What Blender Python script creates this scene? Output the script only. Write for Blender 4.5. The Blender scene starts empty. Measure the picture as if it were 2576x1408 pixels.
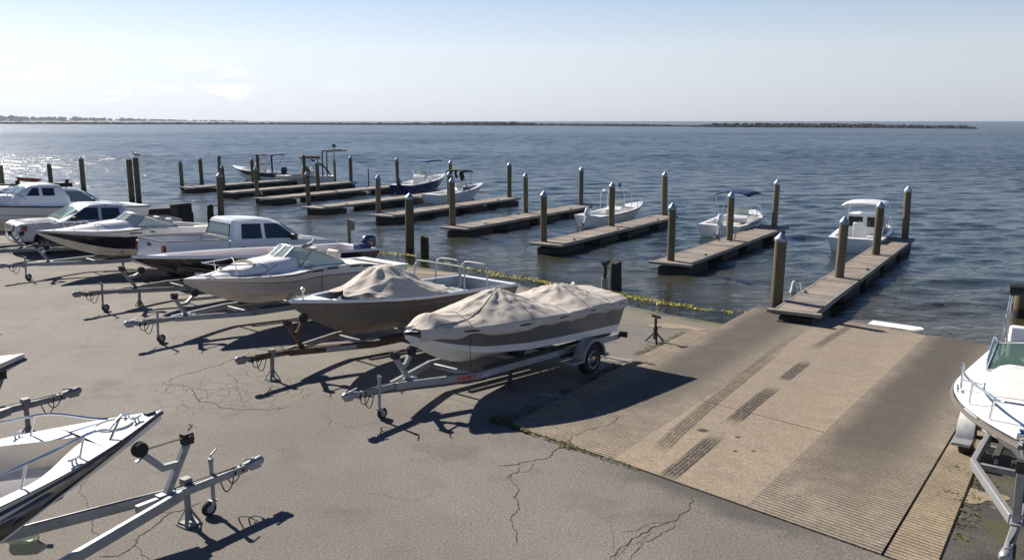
import bpy, math, random
from mathutils import Vector, Matrix, noise
random.seed(7)
R = math.radians
scene = bpy.context.scene
COL = scene.collection

# ---------------------------------------------------------------- camera, sky, sun, exposure
CAM_H = 5.0
FPX = 2128.0                                   # focal length for a 2576 px wide picture
PITCH = math.atan(401 / FPX)
cd = bpy.data.cameras.new('camera')
cam = bpy.data.objects.new('camera', cd); COL.objects.link(cam)
cam.location = (0, 0, CAM_H)
cam.rotation_euler = (math.pi / 2 - PITCH, 0, 0)
cd.sensor_width = 36; cd.lens = FPX / 2576 * 36
cd.clip_start = 0.1; cd.clip_end = 60000
scene.camera = cam

SUN_ELEV = R(36.5)
SUN_AZ = Vector((-0.69, 0.724, 0)).normalized()          # the sun stands behind and left of the view
w = bpy.data.worlds.new('World'); scene.world = w; w.use_nodes = True
nt = w.node_tree; nt.nodes.clear()
out = nt.nodes.new('ShaderNodeOutputWorld'); bg = nt.nodes.new('ShaderNodeBackground')
sky = nt.nodes.new('ShaderNodeTexSky'); sky.sky_type = 'NISHITA'; sky.sun_disc = False
sky.sun_elevation = SUN_ELEV
sky.sun_rotation = math.atan2(SUN_AZ.x, SUN_AZ.y)
sky.altitude = 0; sky.air_density = 1.0; sky.dust_density = .35; sky.ozone_density = 3.5
bg.inputs['Strength'].default_value = 0.14
# a few thin low clouds towards the left of the horizon
tc = nt.nodes.new('ShaderNodeTexCoord'); mp = nt.nodes.new('ShaderNodeMapping')
mp.inputs['Scale'].default_value = (1, 1, 5.5)
nz = nt.nodes.new('ShaderNodeTexNoise'); nz.inputs['Scale'].default_value = 12; nz.inputs['Detail'].default_value = 8
nz.inputs['Roughness'].default_value = .58
nt.links.new(tc.outputs['Generated'], mp.inputs['Vector']); nt.links.new(mp.outputs['Vector'], nz.inputs['Vector'])
cr = nt.nodes.new('ShaderNodeValToRGB'); cr.color_ramp.elements[0].position = .52; cr.color_ramp.elements[1].position = .72
nt.links.new(nz.outputs['Fac'], cr.inputs['Fac'])
sp = nt.nodes.new('ShaderNodeSeparateXYZ'); nt.links.new(tc.outputs['Generated'], sp.inputs['Vector'])
def mrange(tree, src, a, b, c=0., d=1.):
    m = tree.nodes.new('ShaderNodeMapRange'); m.interpolation_type = 'SMOOTHSTEP'
    m.inputs['From Min'].default_value = a; m.inputs['From Max'].default_value = b
    m.inputs['To Min'].default_value = c; m.inputs['To Max'].default_value = d
    tree.links.new(src, m.inputs['Value']); return m.outputs['Result']
def mmath(tree, op, a, b=None, c=None):
    m = tree.nodes.new('ShaderNodeMath'); m.operation = op
    for i, v in enumerate((a, b, c)):
        if v is None: continue
        if isinstance(v, (int, float)): m.inputs[i].default_value = v
        else: tree.links.new(v, m.inputs[i])
    return m.outputs[0]
low = mmath(nt, 'MULTIPLY', mrange(nt, sp.outputs['Z'], .005, .03), mrange(nt, sp.outputs['Z'], .078, .03))
left = mrange(nt, sp.outputs['X'], -.12, -.42)
fac = mmath(nt, 'MULTIPLY', mmath(nt, 'MULTIPLY', cr.outputs['Color'], low), left)
fac = mmath(nt, 'MULTIPLY', fac, .32)
mx = nt.nodes.new('ShaderNodeMixRGB'); mx.inputs['Color2'].default_value = (11, 11, 10.6, 1)
nt.links.new(fac, mx.inputs['Fac']); gm = nt.nodes.new('ShaderNodeGamma'); gm.inputs['Gamma'].default_value = .70
nt.links.new(sky.outputs['Color'], gm.inputs['Color'])
# hazy, nearly neutral air low down; clear deep blue overhead
bw = nt.nodes.new('ShaderNodeRGBToBW'); nt.links.new(gm.outputs['Color'], bw.inputs['Color'])
gr = nt.nodes.new('ShaderNodeMixRGB'); gr.blend_type = 'MULTIPLY'; gr.inputs['Fac'].default_value = 1
gr.inputs['Color2'].default_value = (.945, .985, 1.04, 1); nt.links.new(bw.outputs['Val'], gr.inputs['Color1'])
hz = nt.nodes.new('ShaderNodeMixRGB')
nt.links.new(mrange(nt, sp.outputs['Z'], .32, -.05, .15, 1.), hz.inputs['Fac'])
nt.links.new(gm.outputs['Color'], hz.inputs['Color1']); nt.links.new(gr.outputs['Color'], hz.inputs['Color2'])
up = nt.nodes.new('ShaderNodeMixRGB'); up.blend_type = 'MULTIPLY'; up.inputs['Fac'].default_value = 1
zr = nt.nodes.new('ShaderNodeValToRGB'); e = zr.color_ramp.elements
e[0].position = .0; e[0].color = (.80, .80, .84, 1); e[1].position = .75; e[1].color = (.06, .12, .27, 1)
k = e.new(.08); k.color = (.95, .98, 1.02, 1); k = e.new(.20); k.color = (.64, .82, 1.08, 1); k = e.new(.42); k.color = (.19, .36, .68, 1)
nt.links.new(sp.outputs['Z'], zr.inputs['Fac'])
nt.links.new(hz.outputs['Color'], up.inputs['Color1']); nt.links.new(zr.outputs['Color'], up.inputs['Color2'])
nt.links.new(up.outputs['Color'], mx.inputs['Color1'])
nt.links.new(mx.outputs['Color'], bg.inputs['Color']); nt.links.new(bg.outputs['Background'], out.inputs['Surface'])

sd = bpy.data.lights.new('sun', 'SUN'); sd.energy = 5.0; sd.angle = R(.53); sd.color = (1, .915, .80)
so = bpy.data.objects.new('sun', sd); COL.objects.link(so)
SUN_DIR = Vector((SUN_AZ.x * math.cos(SUN_ELEV), SUN_AZ.y * math.cos(SUN_ELEV), math.sin(SUN_ELEV)))
so.rotation_euler = SUN_DIR.to_track_quat('Z', 'Y').to_euler(); so.location = (-40, 40, 40)
vs = scene.view_settings
vs.view_transform = 'Standard'; vs.look = 'None'; vs.gamma = 1; vs.use_curve_mapping = False
vs.exposure = 0.68

# ---------------------------------------------------------------- where things stand
WATER_Z = -0.98
CP, SP = math.cos(PITCH), math.sin(PITCH)
def at(x, y, z):
    """the point of height z seen at a place of the 2576 x 1408 photograph"""
    u = (x - 1288) / FPX; v = (704 - y) / FPX
    d = Vector((u, CP + v * SP, -SP + v * CP)); t = (z - CAM_H) / d.z
    return Vector((d.x * t, d.y * t, z))
def ground_z(x, y):
    s = (x + y) / math.sqrt(2)
    if s < 8.6: return 0.
    if s < 10.0: return -.069 * (s - 8.6) ** 2 / 2.8
    if s < 31: return -.069 * (s - 9.3) - max(0, s - 18) * .03
    return -1.887 - (s - 31) * .03
def ramp_z(x, y):
    s = (x + y) / math.sqrt(2)
    k = max(0, s - 9.4)
    return .012 - .0635 * k
def on_ground(x, y, dz=0., f=ground_z):
    z = 0.
    for i in range(30):
        p = at(x, y, z + dz); z = f(p.x, p.y)
    return at(x, y, z + dz)

# ---------------------------------------------------------------- materials
MATS = {}
def new_mat(name):
    m = bpy.data.materials.new(name); m.use_nodes = True
    n = m.node_tree.nodes
    return m, m.node_tree, n['Principled BSDF']
def ncoord(tree, scale=(1, 1, 1), kind='Object'):
    t = tree.nodes.new('ShaderNodeTexCoord'); mp = tree.nodes.new('ShaderNodeMapping')
    mp.inputs['Scale'].default_value = scale
    tree.links.new(t.outputs[kind], mp.inputs['Vector']); return mp.outputs['Vector']
def nnoise(tree, vec, scale, detail=4, rough=.55, dist=0.):
    n = tree.nodes.new('ShaderNodeTexNoise'); n.inputs['Scale'].default_value = scale
    n.inputs['Detail'].default_value = detail; n.inputs['Roughness'].default_value = rough
    n.inputs['Distortion'].default_value = dist
    tree.links.new(vec, n.inputs['Vector']); return n.outputs['Fac']
def nmix(tree, fac, a, b, mode='MIX'):
    m = tree.nodes.new('ShaderNodeMixRGB'); m.blend_type = mode
    if isinstance(fac, (int, float)): m.inputs['Fac'].default_value = fac
    else: tree.links.new(fac, m.inputs['Fac'])
    for k, v in (('Color1', a), ('Color2', b)):
        if isinstance(v, tuple): m.inputs[k].default_value = (*v[:3], 1)
        else: tree.links.new(v, m.inputs[k])
    return m.outputs['Color']
def nbump(tree, bsdf, h, strength, dist=.01, prev=None):
    b = tree.nodes.new('ShaderNodeBump'); b.inputs['Strength'].default_value = strength
    b.inputs['Distance'].default_value = dist
    tree.links.new(h, b.inputs['Height'])
    if prev is not None: tree.links.new(prev, b.inputs['Normal'])
    if bsdf is not None: tree.links.new(b.outputs['Normal'], bsdf.inputs['Normal'])
    return b.outputs['Normal']
def setp(b, **k):
    for n, v in k.items():
        b.inputs[n.replace('_', ' ')].default_value = v
def plain(name, col, rough=.5, metal=0., dirt=.35, dirtcol=None, scale=2.5, bump=.12, bscale=40, coat=0., stretch=(1, 1, 1)):
    """a surface with its own colour, uneven dirt and a little relief"""
    if name in MATS: return MATS[name]
    m, t, b = new_mat(name)
    v = ncoord(t, stretch)
    n1 = nnoise(t, v, scale, 6, .62)
    f = mrange(t, n1, .42, .75, 0, dirt)
    dc = dirtcol or tuple(c * .45 + .012 for c in col)
    c = nmix(t, f, col, dc)
    n2 = nnoise(t, v, scale * 9, 3)
    c = nmix(t, mrange(t, n2, .35, .7, 0, .22), c, tuple(min(1, x * 1.12) for x in col))
    t.links.new(c, b.inputs['Base Color'])
    setp(b, Metallic=metal)
    t.links.new(mrange(t, n1, .3, .75, max(.03, rough - .08), min(1, rough + .2)), b.inputs['Roughness'])
    if coat: setp(b, Coat_Weight=coat, Coat_Roughness=.08)
    if bump: nbump(t, b, nnoise(t, v, bscale, 3), bump, .006)
    MATS[name] = m; return m
def M(k): return MATS[k]
plain('gelcoat_white', (.78, .78, .76), .28, dirt=.32, stretch=(1, 1, .35), dirtcol=(.5, .47, .4), coat=.25, bump=.03)
plain('gelcoat_bright', (.77, .775, .775), .3, dirt=.12, dirtcol=(.6, .57, .52), coat=.2, bump=.03)
plain('gelcoat_cream', (.66, .60, .50), .3, dirt=.25, dirtcol=(.4, .35, .27), coat=.2, bump=.03)
plain('hull_beige', (.60, .53, .46), .3, stretch=(1, 1, .35), dirt=.45, dirtcol=(.42, .36, .3), coat=.2, bump=.03)
plain('hull_black', (.012, .012, .018), .16, dirt=.25, dirtcol=(.05, .045, .045), coat=.5, bump=.02)
plain('hull_navy', (.012, .025, .11), .2, dirt=.25, dirtcol=(.03, .05, .13), coat=.4, bump=.02)
plain('hull_teal', (.014, .04, .06), .25, dirt=.2, coat=.3, bump=.02)
plain('hull_grey', (.175, .155, .135), .42, metal=.1, dirt=.5, dirtcol=(.10, .085, .07), bump=.05)
plain('hull_taupe', (.17, .16, .16), .38, dirt=.35, dirtcol=(.09, .08, .075), bump=.04)
plain('aluminium_inside', (.42, .46, .49), .5, metal=.25, dirt=.4, dirtcol=(.25, .25, .25))
plain('nonskid_grey', (.38, .37, .35), .75, dirt=.5, bump=.3, bscale=120)
plain('deck_pinkwhite', (.74, .68, .65), .6, dirt=.25, bump=.2, bscale=120)
plain('rub_black', (.02, .02, .022), .5, dirt=.4, dirtcol=(.06, .06, .06))
plain('rub_navy', (.02, .03, .06), .45)
plain('rubber', (.016, .016, .016), .8, dirt=.5, dirtcol=(.06, .055, .05), bump=.3, bscale=60)
plain('black_plastic', (.02, .02, .022), .5, dirt=.4, dirtcol=(.06, .06, .06))
plain('galvanised', (.34, .355, .37), .48, metal=.55, dirt=.55, dirtcol=(.19, .19, .185), scale=5, bump=.15)
plain('galvanised_dull', (.24, .245, .245), .6, metal=.35, dirt=.6, dirtcol=(.13, .12, .105), scale=5, bump=.2)
plain('rusty_steel', (.12, .075, .045), .8, metal=.15, dirt=.8, dirtcol=(.045, .03, .022), scale=6, bump=.5)
plain('dark_iron', (.045, .042, .04), .7, metal=.3, dirt=.6, dirtcol=(.09, .06, .04), scale=6, bump=.4)
plain('steel_bright', (.62, .63, .65), .2, metal=1., dirt=.25, bump=0)
plain('chrome', (.75, .75, .77), .12, metal=1., dirt=.2, bump=0)
plain('canvas', (.52, .475, .415), .88, dirt=.45, dirtcol=(.34, .30, .26), scale=3.2, bump=.4, bscale=55)
plain('canvas_seam', (.36, .32, .275), .9, dirt=.5)
plain('navy_canvas', (.015, .03, .11), .8, dirt=.3, bump=.2)
plain('black_canvas', (.015, .017, .024), .85, dirt=.3, bump=.2)
plain('blue_canvas', (.02, .09, .24), .7, dirt=.3, bump=.2)
plain('rope', (.42, .37, .28), .9, dirt=.5, bump=.4, bscale=150)
plain('dark_rope', (.05, .048, .045), .9)
plain('truck_white', (.74, .76, .79), .22, dirt=.2, dirtcol=(.48, .46, .43), coat=.6, bump=.015)
plain('truck_silver', (.50, .51, .55), .25, metal=.25, dirt=.3, dirtcol=(.34, .33, .33), coat=.5, bump=.015)
plain('bed_liner', (.13, .135, .13), .7, dirt=.6, dirtcol=(.22, .2, .17))
plain('tail_red', (.25, .012, .014), .2, coat=.5, dirt=.2, bump=0)
plain('lamp_clear', (.6, .6, .6), .12, coat=.5, bump=0)
plain('red_rail', (.3, .05, .04), .6)
plain('timber_brown', (.16, .085, .045), .6, dirt=.5, scale=6)
plain('vinyl_cream', (.66, .62, .53), .55, dirt=.3)
plain('vinyl_grey', (.3, .31, .34), .6)
plain('float_dark', (.022, .02, .017), .75, dirt=.7, dirtcol=(.055, .05, .03), scale=4, bump=.8, bscale=14)
plain('stump_wood', (.03, .026, .02), .9, dirt=.7, dirtcol=(.05, .055, .02), scale=5, bump=1, bscale=18, stretch=(1, 1, .2))
plain('cap_metal', (.27, .34, .42), .4, metal=.35, dirt=.4, dirtcol=(.32, .38, .44))
plain('cap_pale', (.55, .58, .60), .45, dirt=.4, metal=.1)
plain('cap_dark', (.05, .05, .045), .7)
plain('post_yellow', (.55, .36, .05), .55, dirt=.4)
plain('post_wood', (.20, .17, .11), .85, dirt=.6, stretch=(1, 1, .15), scale=12)
plain('outboard_blue', (.012, .03, .085), .3, coat=.4, dirt=.25)
plain('outboard_black', (.014, .014, .016), .3, coat=.4, dirt=.35)
plain('sticker_orange', (.55, .2, .12), .5, scale=22, dirt=.9, dirtcol=(.6, .5, .45))
plain('sticker_red', (.42, .05, .045), .5, scale=26, dirt=.8, dirtcol=(.6, .5, .5))
plain('sticker_magenta', (.55, .5, .55), .5, scale=34, dirt=1., dirtcol=(.22, .02, .13))
plain('sticker_pale', (.36, .37, .38), .5, scale=30, dirt=1., dirtcol=(.1, .1, .1))
plain('white_paint', (.78, .78, .76), .7, dirt=.5, dirtcol=(.5, .47, .42), scale=9, bump=1., bscale=14)
plain('gull_white', (.75, .75, .74), .8, bump=.1)
plain('gull_grey', (.22, .23, .25), .8, bump=.1)
plain('bird_black', (.02, .02, .025), .7)
plain('rock_dark', (.055, .052, .05), .9, dirt=.6, dirtcol=(.10, .094, .088), scale=.6, bump=.6, bscale=3)
def glass(name, tint, rough=.04, alpha=.55):
    if name in MATS: return MATS[name]
    m, t, b = new_mat(name)
    setp(b, Base_Color=(*tint, 1), Roughness=rough, Specular_IOR_Level=.8)
    tr = t.nodes.new('ShaderNodeBsdfTransparent'); tr.inputs['Color'].default_value = (.72, .82, .78, 1)
    mxs = t.nodes.new('ShaderNodeMixShader'); mxs.inputs['Fac'].default_value = alpha
    o = t.nodes['Material Output']
    t.links.new(tr.outputs[0], mxs.inputs[1]); t.links.new(b.outputs[0], mxs.inputs[2]); t.links.new(mxs.outputs[0], o.inputs['Surface'])
    MATS[name] = m; return m
glass('wind_glass', (.52, .58, .56), .06, .6)
glass('wind_glass_green', (.10, .16, .14), .05, .5)
glass('car_glass', (.012, .018, .022), .04, .85)
glass('car_glass_pale', (.22, .3, .31), .08, .75)
glass('clear_plastic', (.62, .62, .5), .25, .5)

# ---------------------------------------------------------------- mesh helpers
class MB:
    def __init__(s): s.v = []; s.f = []; s.mi = []
    def add(s, vs, fs, m=0):
        o = len(s.v); s.v += [Vector(p) for p in vs]
        s.f += [tuple(i + o for i in f) for f in fs]; s.mi += [m] * len(fs); return s
    def box(s, c, size, rot=None, m=0, taper=1.):
        x, y, z = [k / 2 for k in size]
        pts = [Vector(p) for p in ((-x, -y, -z), (x, -y, -z), (x, y, -z), (-x, y, -z), (-x * taper, -y * taper, z), (x * taper, -y * taper, z), (x * taper, y * taper, z), (-x * taper, y * taper, z))]
        if rot is not None: pts = [rot @ p for p in pts]
        c = Vector(c)
        return s.add([p + c for p in pts], [(3, 2, 1, 0), (4, 5, 6, 7), (0, 1, 5, 4), (1, 2, 6, 5), (2, 3, 7, 6), (3, 0, 4, 7)], m)
    def bar(s, a, b, wd, ht, m=0, up=(0, 0, 1)):
        """square bar from a to b"""
        a = Vector(a); b = Vector(b); d = (b - a); L = d.length; x = d / L
        y = Vector(up).cross(x)
        y = y.normalized() if y.length > 1e-5 else Vector((0, 1, 0)); z = x.cross(y)
        rot = Matrix((x, y, z)).transposed()
        return s.box((a + b) / 2, (L, wd, ht), rot, m)
    def tube(s, pts, r, n=8, m=0, cap=True, closed=False):
        pts = [Vector(p) for p in pts]; N = len(pts)
        rs = r if isinstance(r, (list, tuple)) else [r] * N
        t0 = (pts[1] - pts[0]).normalized()
        nrm = t0.orthogonal().normalized(); V = []; F = []; prev = t0
        for i, p in enumerate(pts):
            if closed: t = (pts[(i + 1) % N] - pts[i - 1]).normalized()
            elif i == 0: t = t0
            elif i == N - 1: t = (pts[-1] - pts[-2]).normalized()
            else: t = ((pts[i + 1] - p).normalized() + (p - pts[i - 1]).normalized())
            t = t.normalized() if t.length > 1e-6 else prev
            q = prev.rotation_difference(t); nrm = (q @ nrm); nrm = (nrm - t * nrm.dot(t)).normalized(); prev = t
            b = t.cross(nrm)
            for k in range(n):
                a = 2 * math.pi * k / n
                V.append(p + (nrm * math.cos(a) + b * math.sin(a)) * rs[i])
        last = N if closed else N - 1
        for i in range(last):
            j = (i + 1) % N
            for k in range(n):
                l = (k + 1) % n
                F.append((i * n + k, i * n + l, j * n + l, j * n + k))
        if cap and not closed:
            F.append(tuple(range(n))[::-1]); F.append(tuple((N - 1) * n + k for k in range(n)))
        return s.add(V, F, m)
    def lathe(s, prof, n=20, mat=None, m=0, c=(0, 0, 0)):
        V = []; F = []; c = Vector(c)
        for r, z in prof:
            for k in range(n):
                a = 2 * math.pi * k / n; p = Vector((r * math.cos(a), r * math.sin(a), z))
                if mat is not None: p = mat @ p
                V.append(p + c)
        for i in range(len(prof) - 1):
            for k in range(n):
                l = (k + 1) % n
                F.append((i * n + k, i * n + l, (i + 1) * n + l, (i + 1) * n + k))
        F.append(tuple(range(n))[::-1]); F.append(tuple((len(prof) - 1) * n + k for k in range(n)))
        return s.add(V, F, m)
    def grid(s, rows, m=0, flip=False):
        n = len(rows[0]); V = [p for r in rows for p in r]; F = []
        for i in range(len(rows) - 1):
            for k in range(n - 1):
                f = (i * n + k, i * n + k + 1, (i + 1) * n + k + 1, (i + 1) * n + k)
                F.append(f[::-1] if flip else f)
        return s.add(V, F, m)
    def prism(s, poly, a, b, m=0, fun=None):
        """polygon in (x, z) swept from y=a to y=b"""
        n = len(poly)
        V = [Vector((x, a, z)) for x, z in poly] + [Vector((x, b, z)) for x, z in poly]
        if fun: V = [fun(p) for p in V]
        F = [tuple(range(n)), tuple(range(2 * n - 1, n - 1, -1))] + [(i, i + n, (i + 1) % n + n, (i + 1) % n) for i in range(n)]
        return s.add(V, F, m)
    def slab(s, quad, th, m=0):
        """flat quad (or polygon) given a thickness along its normal"""
        q = [Vector(p) for p in quad]; nrm = (q[1] - q[0]).cross(q[2] - q[0]).normalized() * th; n = len(q)
        V = q + [p + nrm for p in q]
        F = [tuple(range(n))[::-1], tuple(range(n, 2 * n))] + [(i, (i + 1) % n, (i + 1) % n + n, i + n) for i in range(n)]
        return s.add(V, F, m)
    def build(s, name, mats, parent=None, angle=35, bevel=0., loc=None, solid=0.):
        me = bpy.data.meshes.new(name); me.from_pydata([tuple(p) for p in s.v], [], s.f)
        if not isinstance(mats, (list, tuple)): mats = [mats]
        for k in mats: me.materials.append(MATS[k] if isinstance(k, str) else k)
        me.polygons.foreach_set('material_index', s.mi)
        me.update(); 
        if angle:
            me.shade_smooth(); me.set_sharp_from_angle(angle=R(angle))
        o = bpy.data.objects.new(name, me); COL.objects.link(o)
        if parent is not None: o.parent = parent
        if loc is not None: o.location = loc
        if solid:
            k = o.modifiers.new('thickness', 'SOLIDIFY'); k.thickness = solid; k.offset = -1
        if bevel:
            k = o.modifiers.new('bevel', 'BEVEL'); k.width = bevel; k.segments = 2; k.limit_method = 'ANGLE'; k.angle_limit = R(40)
            k.harden_normals = False
        return o
def recalc(o):
    import bmesh
    bm = bmesh.new(); bm.from_mesh(o.data); bmesh.ops.recalc_face_normals(bm, faces=bm.faces); bm.to_mesh(o.data); bm.free(); return o
def tag(o, label=None, cat=None, group=None, kind=None):
    if label: o['label'] = label
    if cat: o['category'] = cat
    if group: o['group'] = group
    if kind: o['kind'] = kind
    return o
def thing(name, label, cat, loc=(0, 0, 0), group=None):
    o = bpy.data.objects.new(name, None); COL.objects.link(o); o.location = loc
    o.empty_display_size = .3
    return tag(o, label, cat, group)
def pose(o, loc, heading, pitch=0., roll=0.):
    """local +x points along the heading, tipped down by pitch"""
    o.location = loc; o.rotation_euler = (roll, pitch, R(heading)); return o
def catmull(pts, k=6):
    pts = [Vector(p) for p in pts]; P = [pts[0]] + pts + [pts[-1]]; o = []
    for i in range(1, len(P) - 2):
        for j in range(k):
            t = j / k; a, b, c, d = P[i - 1], P[i], P[i + 1], P[i + 2]
            o.append(.5 * ((2 * b) + (c - a) * t + (2 * a - 5 * b + 4 * c - d) * t * t + (3 * b - a - 3 * c + d) * t ** 3))
    o.append(pts[-1]); return o
def lerp(a, b, t): return a + (b - a) * t
def sstep(a, b, x):
    t = max(0., min(1., (x - a) / (b - a))); return t * t * (3 - 2 * t)

# ---------------------------------------------------------------- the ramp's own lines (top point, direction)
RL = [((-.02, 13.50), (5.0, 22.66)), ((.28, 13.17), (7.17, 25.55)), ((1.52, 12.0), (10.1, 26.05)),
      ((3.09, 10.43), (12.25, 24.0)), ((4.36, 9.16), (8.78, 15.53)), ((4.76, 8.76), (7.44, 12.72))]
def ramp_pt(i, v, dz=0.):
    """point on ramp line i (may be fractional), v metres down the ramp"""
    k = min(int(i), len(RL) - 2); f = i - k
    def P(j):
        a = Vector(RL[j][0]); d = (Vector(RL[j][1]) - a).normalized(); return a + d * v
    p = P(k).lerp(P(k + 1), f)
    return Vector((p.x, p.y, ramp_z(p.x, p.y) + dz))

# ---------------------------------------------------------------- ground of the lot
def asphalt_mat():
    m, t, b = new_mat('asphalt')
    v = ncoord(t)
    big = nnoise(t, v, .16, 5, .6); mid = nnoise(t, v, 1.1, 5, .6)
    fine = nnoise(t, v, 48, 2, .6)
    c = nmix(t, mrange(t, big, .35, .68), (.152, .138, .122), (.205, .188, .167))
    c = nmix(t, mrange(t, mid, .5, .75, 0, .35), c, (.115, .104, .095))
    vo = t.nodes.new('ShaderNodeTexVoronoi'); vo.inputs['Scale'].default_value = 62; t.links.new(v, vo.inputs['Vector'])
    agg = nmix(t, .75, mrange(t, fine, .3, .7, .62, 1.3), vo.outputs['Color'], 'SOFT_LIGHT')
    c = nmix(t, .8, c, agg, 'MULTIPLY')
    c = nmix(t, .7, c, mrange(t, nnoise(t, v, 26, 3, .7), .3, .7, .70, 1.3), 'MULTIPLY')
    c = nmix(t, mrange(t, nnoise(t, v, .55, 6, .7), .53, .7, 0, .45), c, (.095, .085, .077))
    c = nmix(t, mrange(t, nnoise(t, ncoord(t, (.5, .5, 1)), .9, 5, .7), .56, .7, 0, .4), c, (.25, .22, .185))
    # hairline crazing everywhere, stronger alligator cracks in one worn field
    sx = t.nodes.new('ShaderNodeSeparateXYZ'); t.links.new(v, sx.inputs['Vector'])
    X, Y = sx.outputs['X'], sx.outputs['Y']
    def edge(scale, wd, warp):
        nn = t.nodes.new('ShaderNodeTexNoise'); nn.inputs['Scale'].default_value = warp; nn.inputs['Detail'].default_value = 3
        t.links.new(v, nn.inputs['Vector'])
        mm = t.nodes.new('ShaderNodeMixRGB'); mm.inputs['Fac'].default_value = .12
        t.links.new(v, mm.inputs['Color1']); t.links.new(nn.outputs['Color'], mm.inputs['Color2'])
        e = t.nodes.new('ShaderNodeTexVoronoi'); e.feature = 'DISTANCE_TO_EDGE'; e.inputs['Scale'].default_value = scale
        t.links.new(mm.outputs['Color'], e.inputs['Vector'])
        return mrange(t, e.outputs['Distance'], wd, wd * .25)
    ex = mmath(t, 'SUBTRACT', X, -5.3); ey = mmath(t, 'SUBTRACT', Y, 15.2)
    rr = mmath(t, 'ADD', mmath(t, 'POWER', mmath(t, 'DIVIDE', ex, 1.55), 2), mmath(t, 'POWER', mmath(t, 'DIVIDE', ey, 1.3), 2))
    rr = mmath(t, 'ADD', rr, mmath(t, 'MULTIPLY', mmath(t, 'SUBTRACT', mid, .5), 1.6))
    field = mrange(t, rr, 1.1, .75)
    ck = mmath(t, 'MULTIPLY', edge(3.4, .030, 2.2), field)
    hair = mmath(t, 'MULTIPLY', edge(.9, .006, 1.2), mmath(t, 'MULTIPLY', mrange(t, nnoise(t, v, .3, 2), .5, .62), .55))
    hair2 = mmath(t, 'MULTIPLY', edge(7., .03, 3.), mmath(t, 'MULTIPLY', mrange(t, nnoise(t, v, .45, 2), .55, .68), .28))
    crack = mmath(t, 'MAXIMUM', mmath(t, 'MAXIMUM', ck, hair), hair2)
    crackcol = nmix(t, mrange(t, nnoise(t, v, 2.2, 2), .48, .62), (.04, .034, .026), (.075, .075, .025))
    c = nmix(t, mmath(t, 'MULTIPLY', crack, .8), c, crackcol)
    c = nmix(t, mmath(t, 'MULTIPLY', field, .12), c, (.2, .17, .13))
    # old oil and tar along the joint with the ramp
    a = mmath(t, 'MULTIPLY', mmath(t, 'ADD', X, mmath(t, 'MULTIPLY', mmath(t, 'SUBTRACT', Y, 13.46), -1.)), .7071)
    cc = mmath(t, 'MULTIPLY', mmath(t, 'SUBTRACT', mmath(t, 'ADD', X, Y), 13.46), .7071)
    wob = mmath(t, 'MULTIPLY', mmath(t, 'SUBTRACT', nnoise(t, v, .9, 3), .5), 1.3)
    st = mmath(t, 'MULTIPLY', mrange(t, a, 2.0, 3.0), mrange(t, mmath(t, 'ADD', cc, wob), -.62, -.12))
    st = mmath(t, 'MULTIPLY', st, mrange(t, a, 6.2, 4.4))
    c = nmix(t, mmath(t, 'MULTIPLY', st, .62), c, (.045, .042, .04))
    # sand and dirt near the ramp's left edge, then wet algae ground near the water
    s = mmath(t, 'MULTIPLY', mmath(t, 'ADD', X, Y), .7071)
    wet = mrange(t, mmath(t, 'ADD', s, mmath(t, 'MULTIPLY', mmath(t, 'SUBTRACT', mid, .5), 2.)), 20.9, 21.8)
    sand = mmath(t, 'MULTIPLY', mrange(t, s, 18, 21), .55)
    c = nmix(t, sand, c, (.20, .165, .115))
    alg = nmix(t, mrange(t, nnoise(t, v, 1.6, 5), .42, .6), (.085, .08, .05), (.16, .17, .04))
    c = nmix(t, wet, c, alg)
    t.links.new(c, b.inputs['Base Color'])
    t.links.new(mrange(t, wet, 0, 1, .86, .35), b.inputs['Roughness'])
    setp(b, Specular_IOR_Level=.35)
    n1 = nbump(t, None, fine, .55, .012)
    nbump(t, b, crack, -.6, .012, n1)
    return m
MATS['asphalt'] = asphalt_mat()
def sr(s, r):
    x = (s + r) / math.sqrt(2); y = (s - r) / math.sqrt(2); return Vector((x, y, ground_z(x, y)))
svals = [-220, -90, -40, -20, -8, 0, 5, 8.0] + [8.6 + .2 * i for i in range(8)] + [10.5, 12, 14, 16, 18, 19, 20, 21, 22, 23, 24, 26, 28, 31, 40, 60, 90]
rvals = [-400, -200, -120, -80, -60, -50] + list(range(-44, 14, 2)) + [20, 40, 80, 160, 400]
g = MB(); g.grid([[sr(s, r) for r in rvals] for s in svals], flip=True)
tag(g.build('parking_lot', 'asphalt', angle=0), kind='structure', label='cracked grey asphalt parking lot sloping down to the water')

# darker, older asphalt to the right of the ramp
def old_asphalt_mat():
    m, t, b = new_mat('old_asphalt'); v = ncoord(t)
    fine = nnoise(t, v, 40, 3, .6); mid = nnoise(t, v, 1.3, 6, .65)
    c = nmix(t, mrange(t, mid, .35, .7), (.045, .042, .038), (.085, .078, .068))
    c = nmix(t, mrange(t, nnoise(t, v, 3.2, 6, .7), .6, .72, 0, .8), c, (.2, .175, .13))
    c = nmix(t, .8, c, mrange(t, fine, .3, .7, .5, 1.4), 'MULTIPLY')
    mo = mmath(t, 'MULTIPLY', mrange(t, nnoise(t, v, 1.7, 6, .7), .56, .64), .8)
    c = nmix(t, mo, c, (.06, .07, .015))
    t.links.new(c, b.inputs['Base Color']); setp(b, Roughness=.85)
    nbump(t, b, fine, .7, .02); return m
MATS['old_asphalt'] = old_asphalt_mat()
g = MB(); rows = []
for i in range(15):
    v = i * 1.3; e = ramp_pt(5, v); row = []
    for k in range(9):
        p = Vector((e.x + .02 + k * 1.2, e.y - k * .72, 0)); row.append(Vector((p.x, p.y, ground_z(p.x, p.y) + .004)))
    rows.append(row)
g.grid(rows, flip=True)
tag(g.build('old_pavement', 'old_asphalt', angle=0), kind='structure', label='dark broken asphalt beside the right edge of the ramp')

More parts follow.
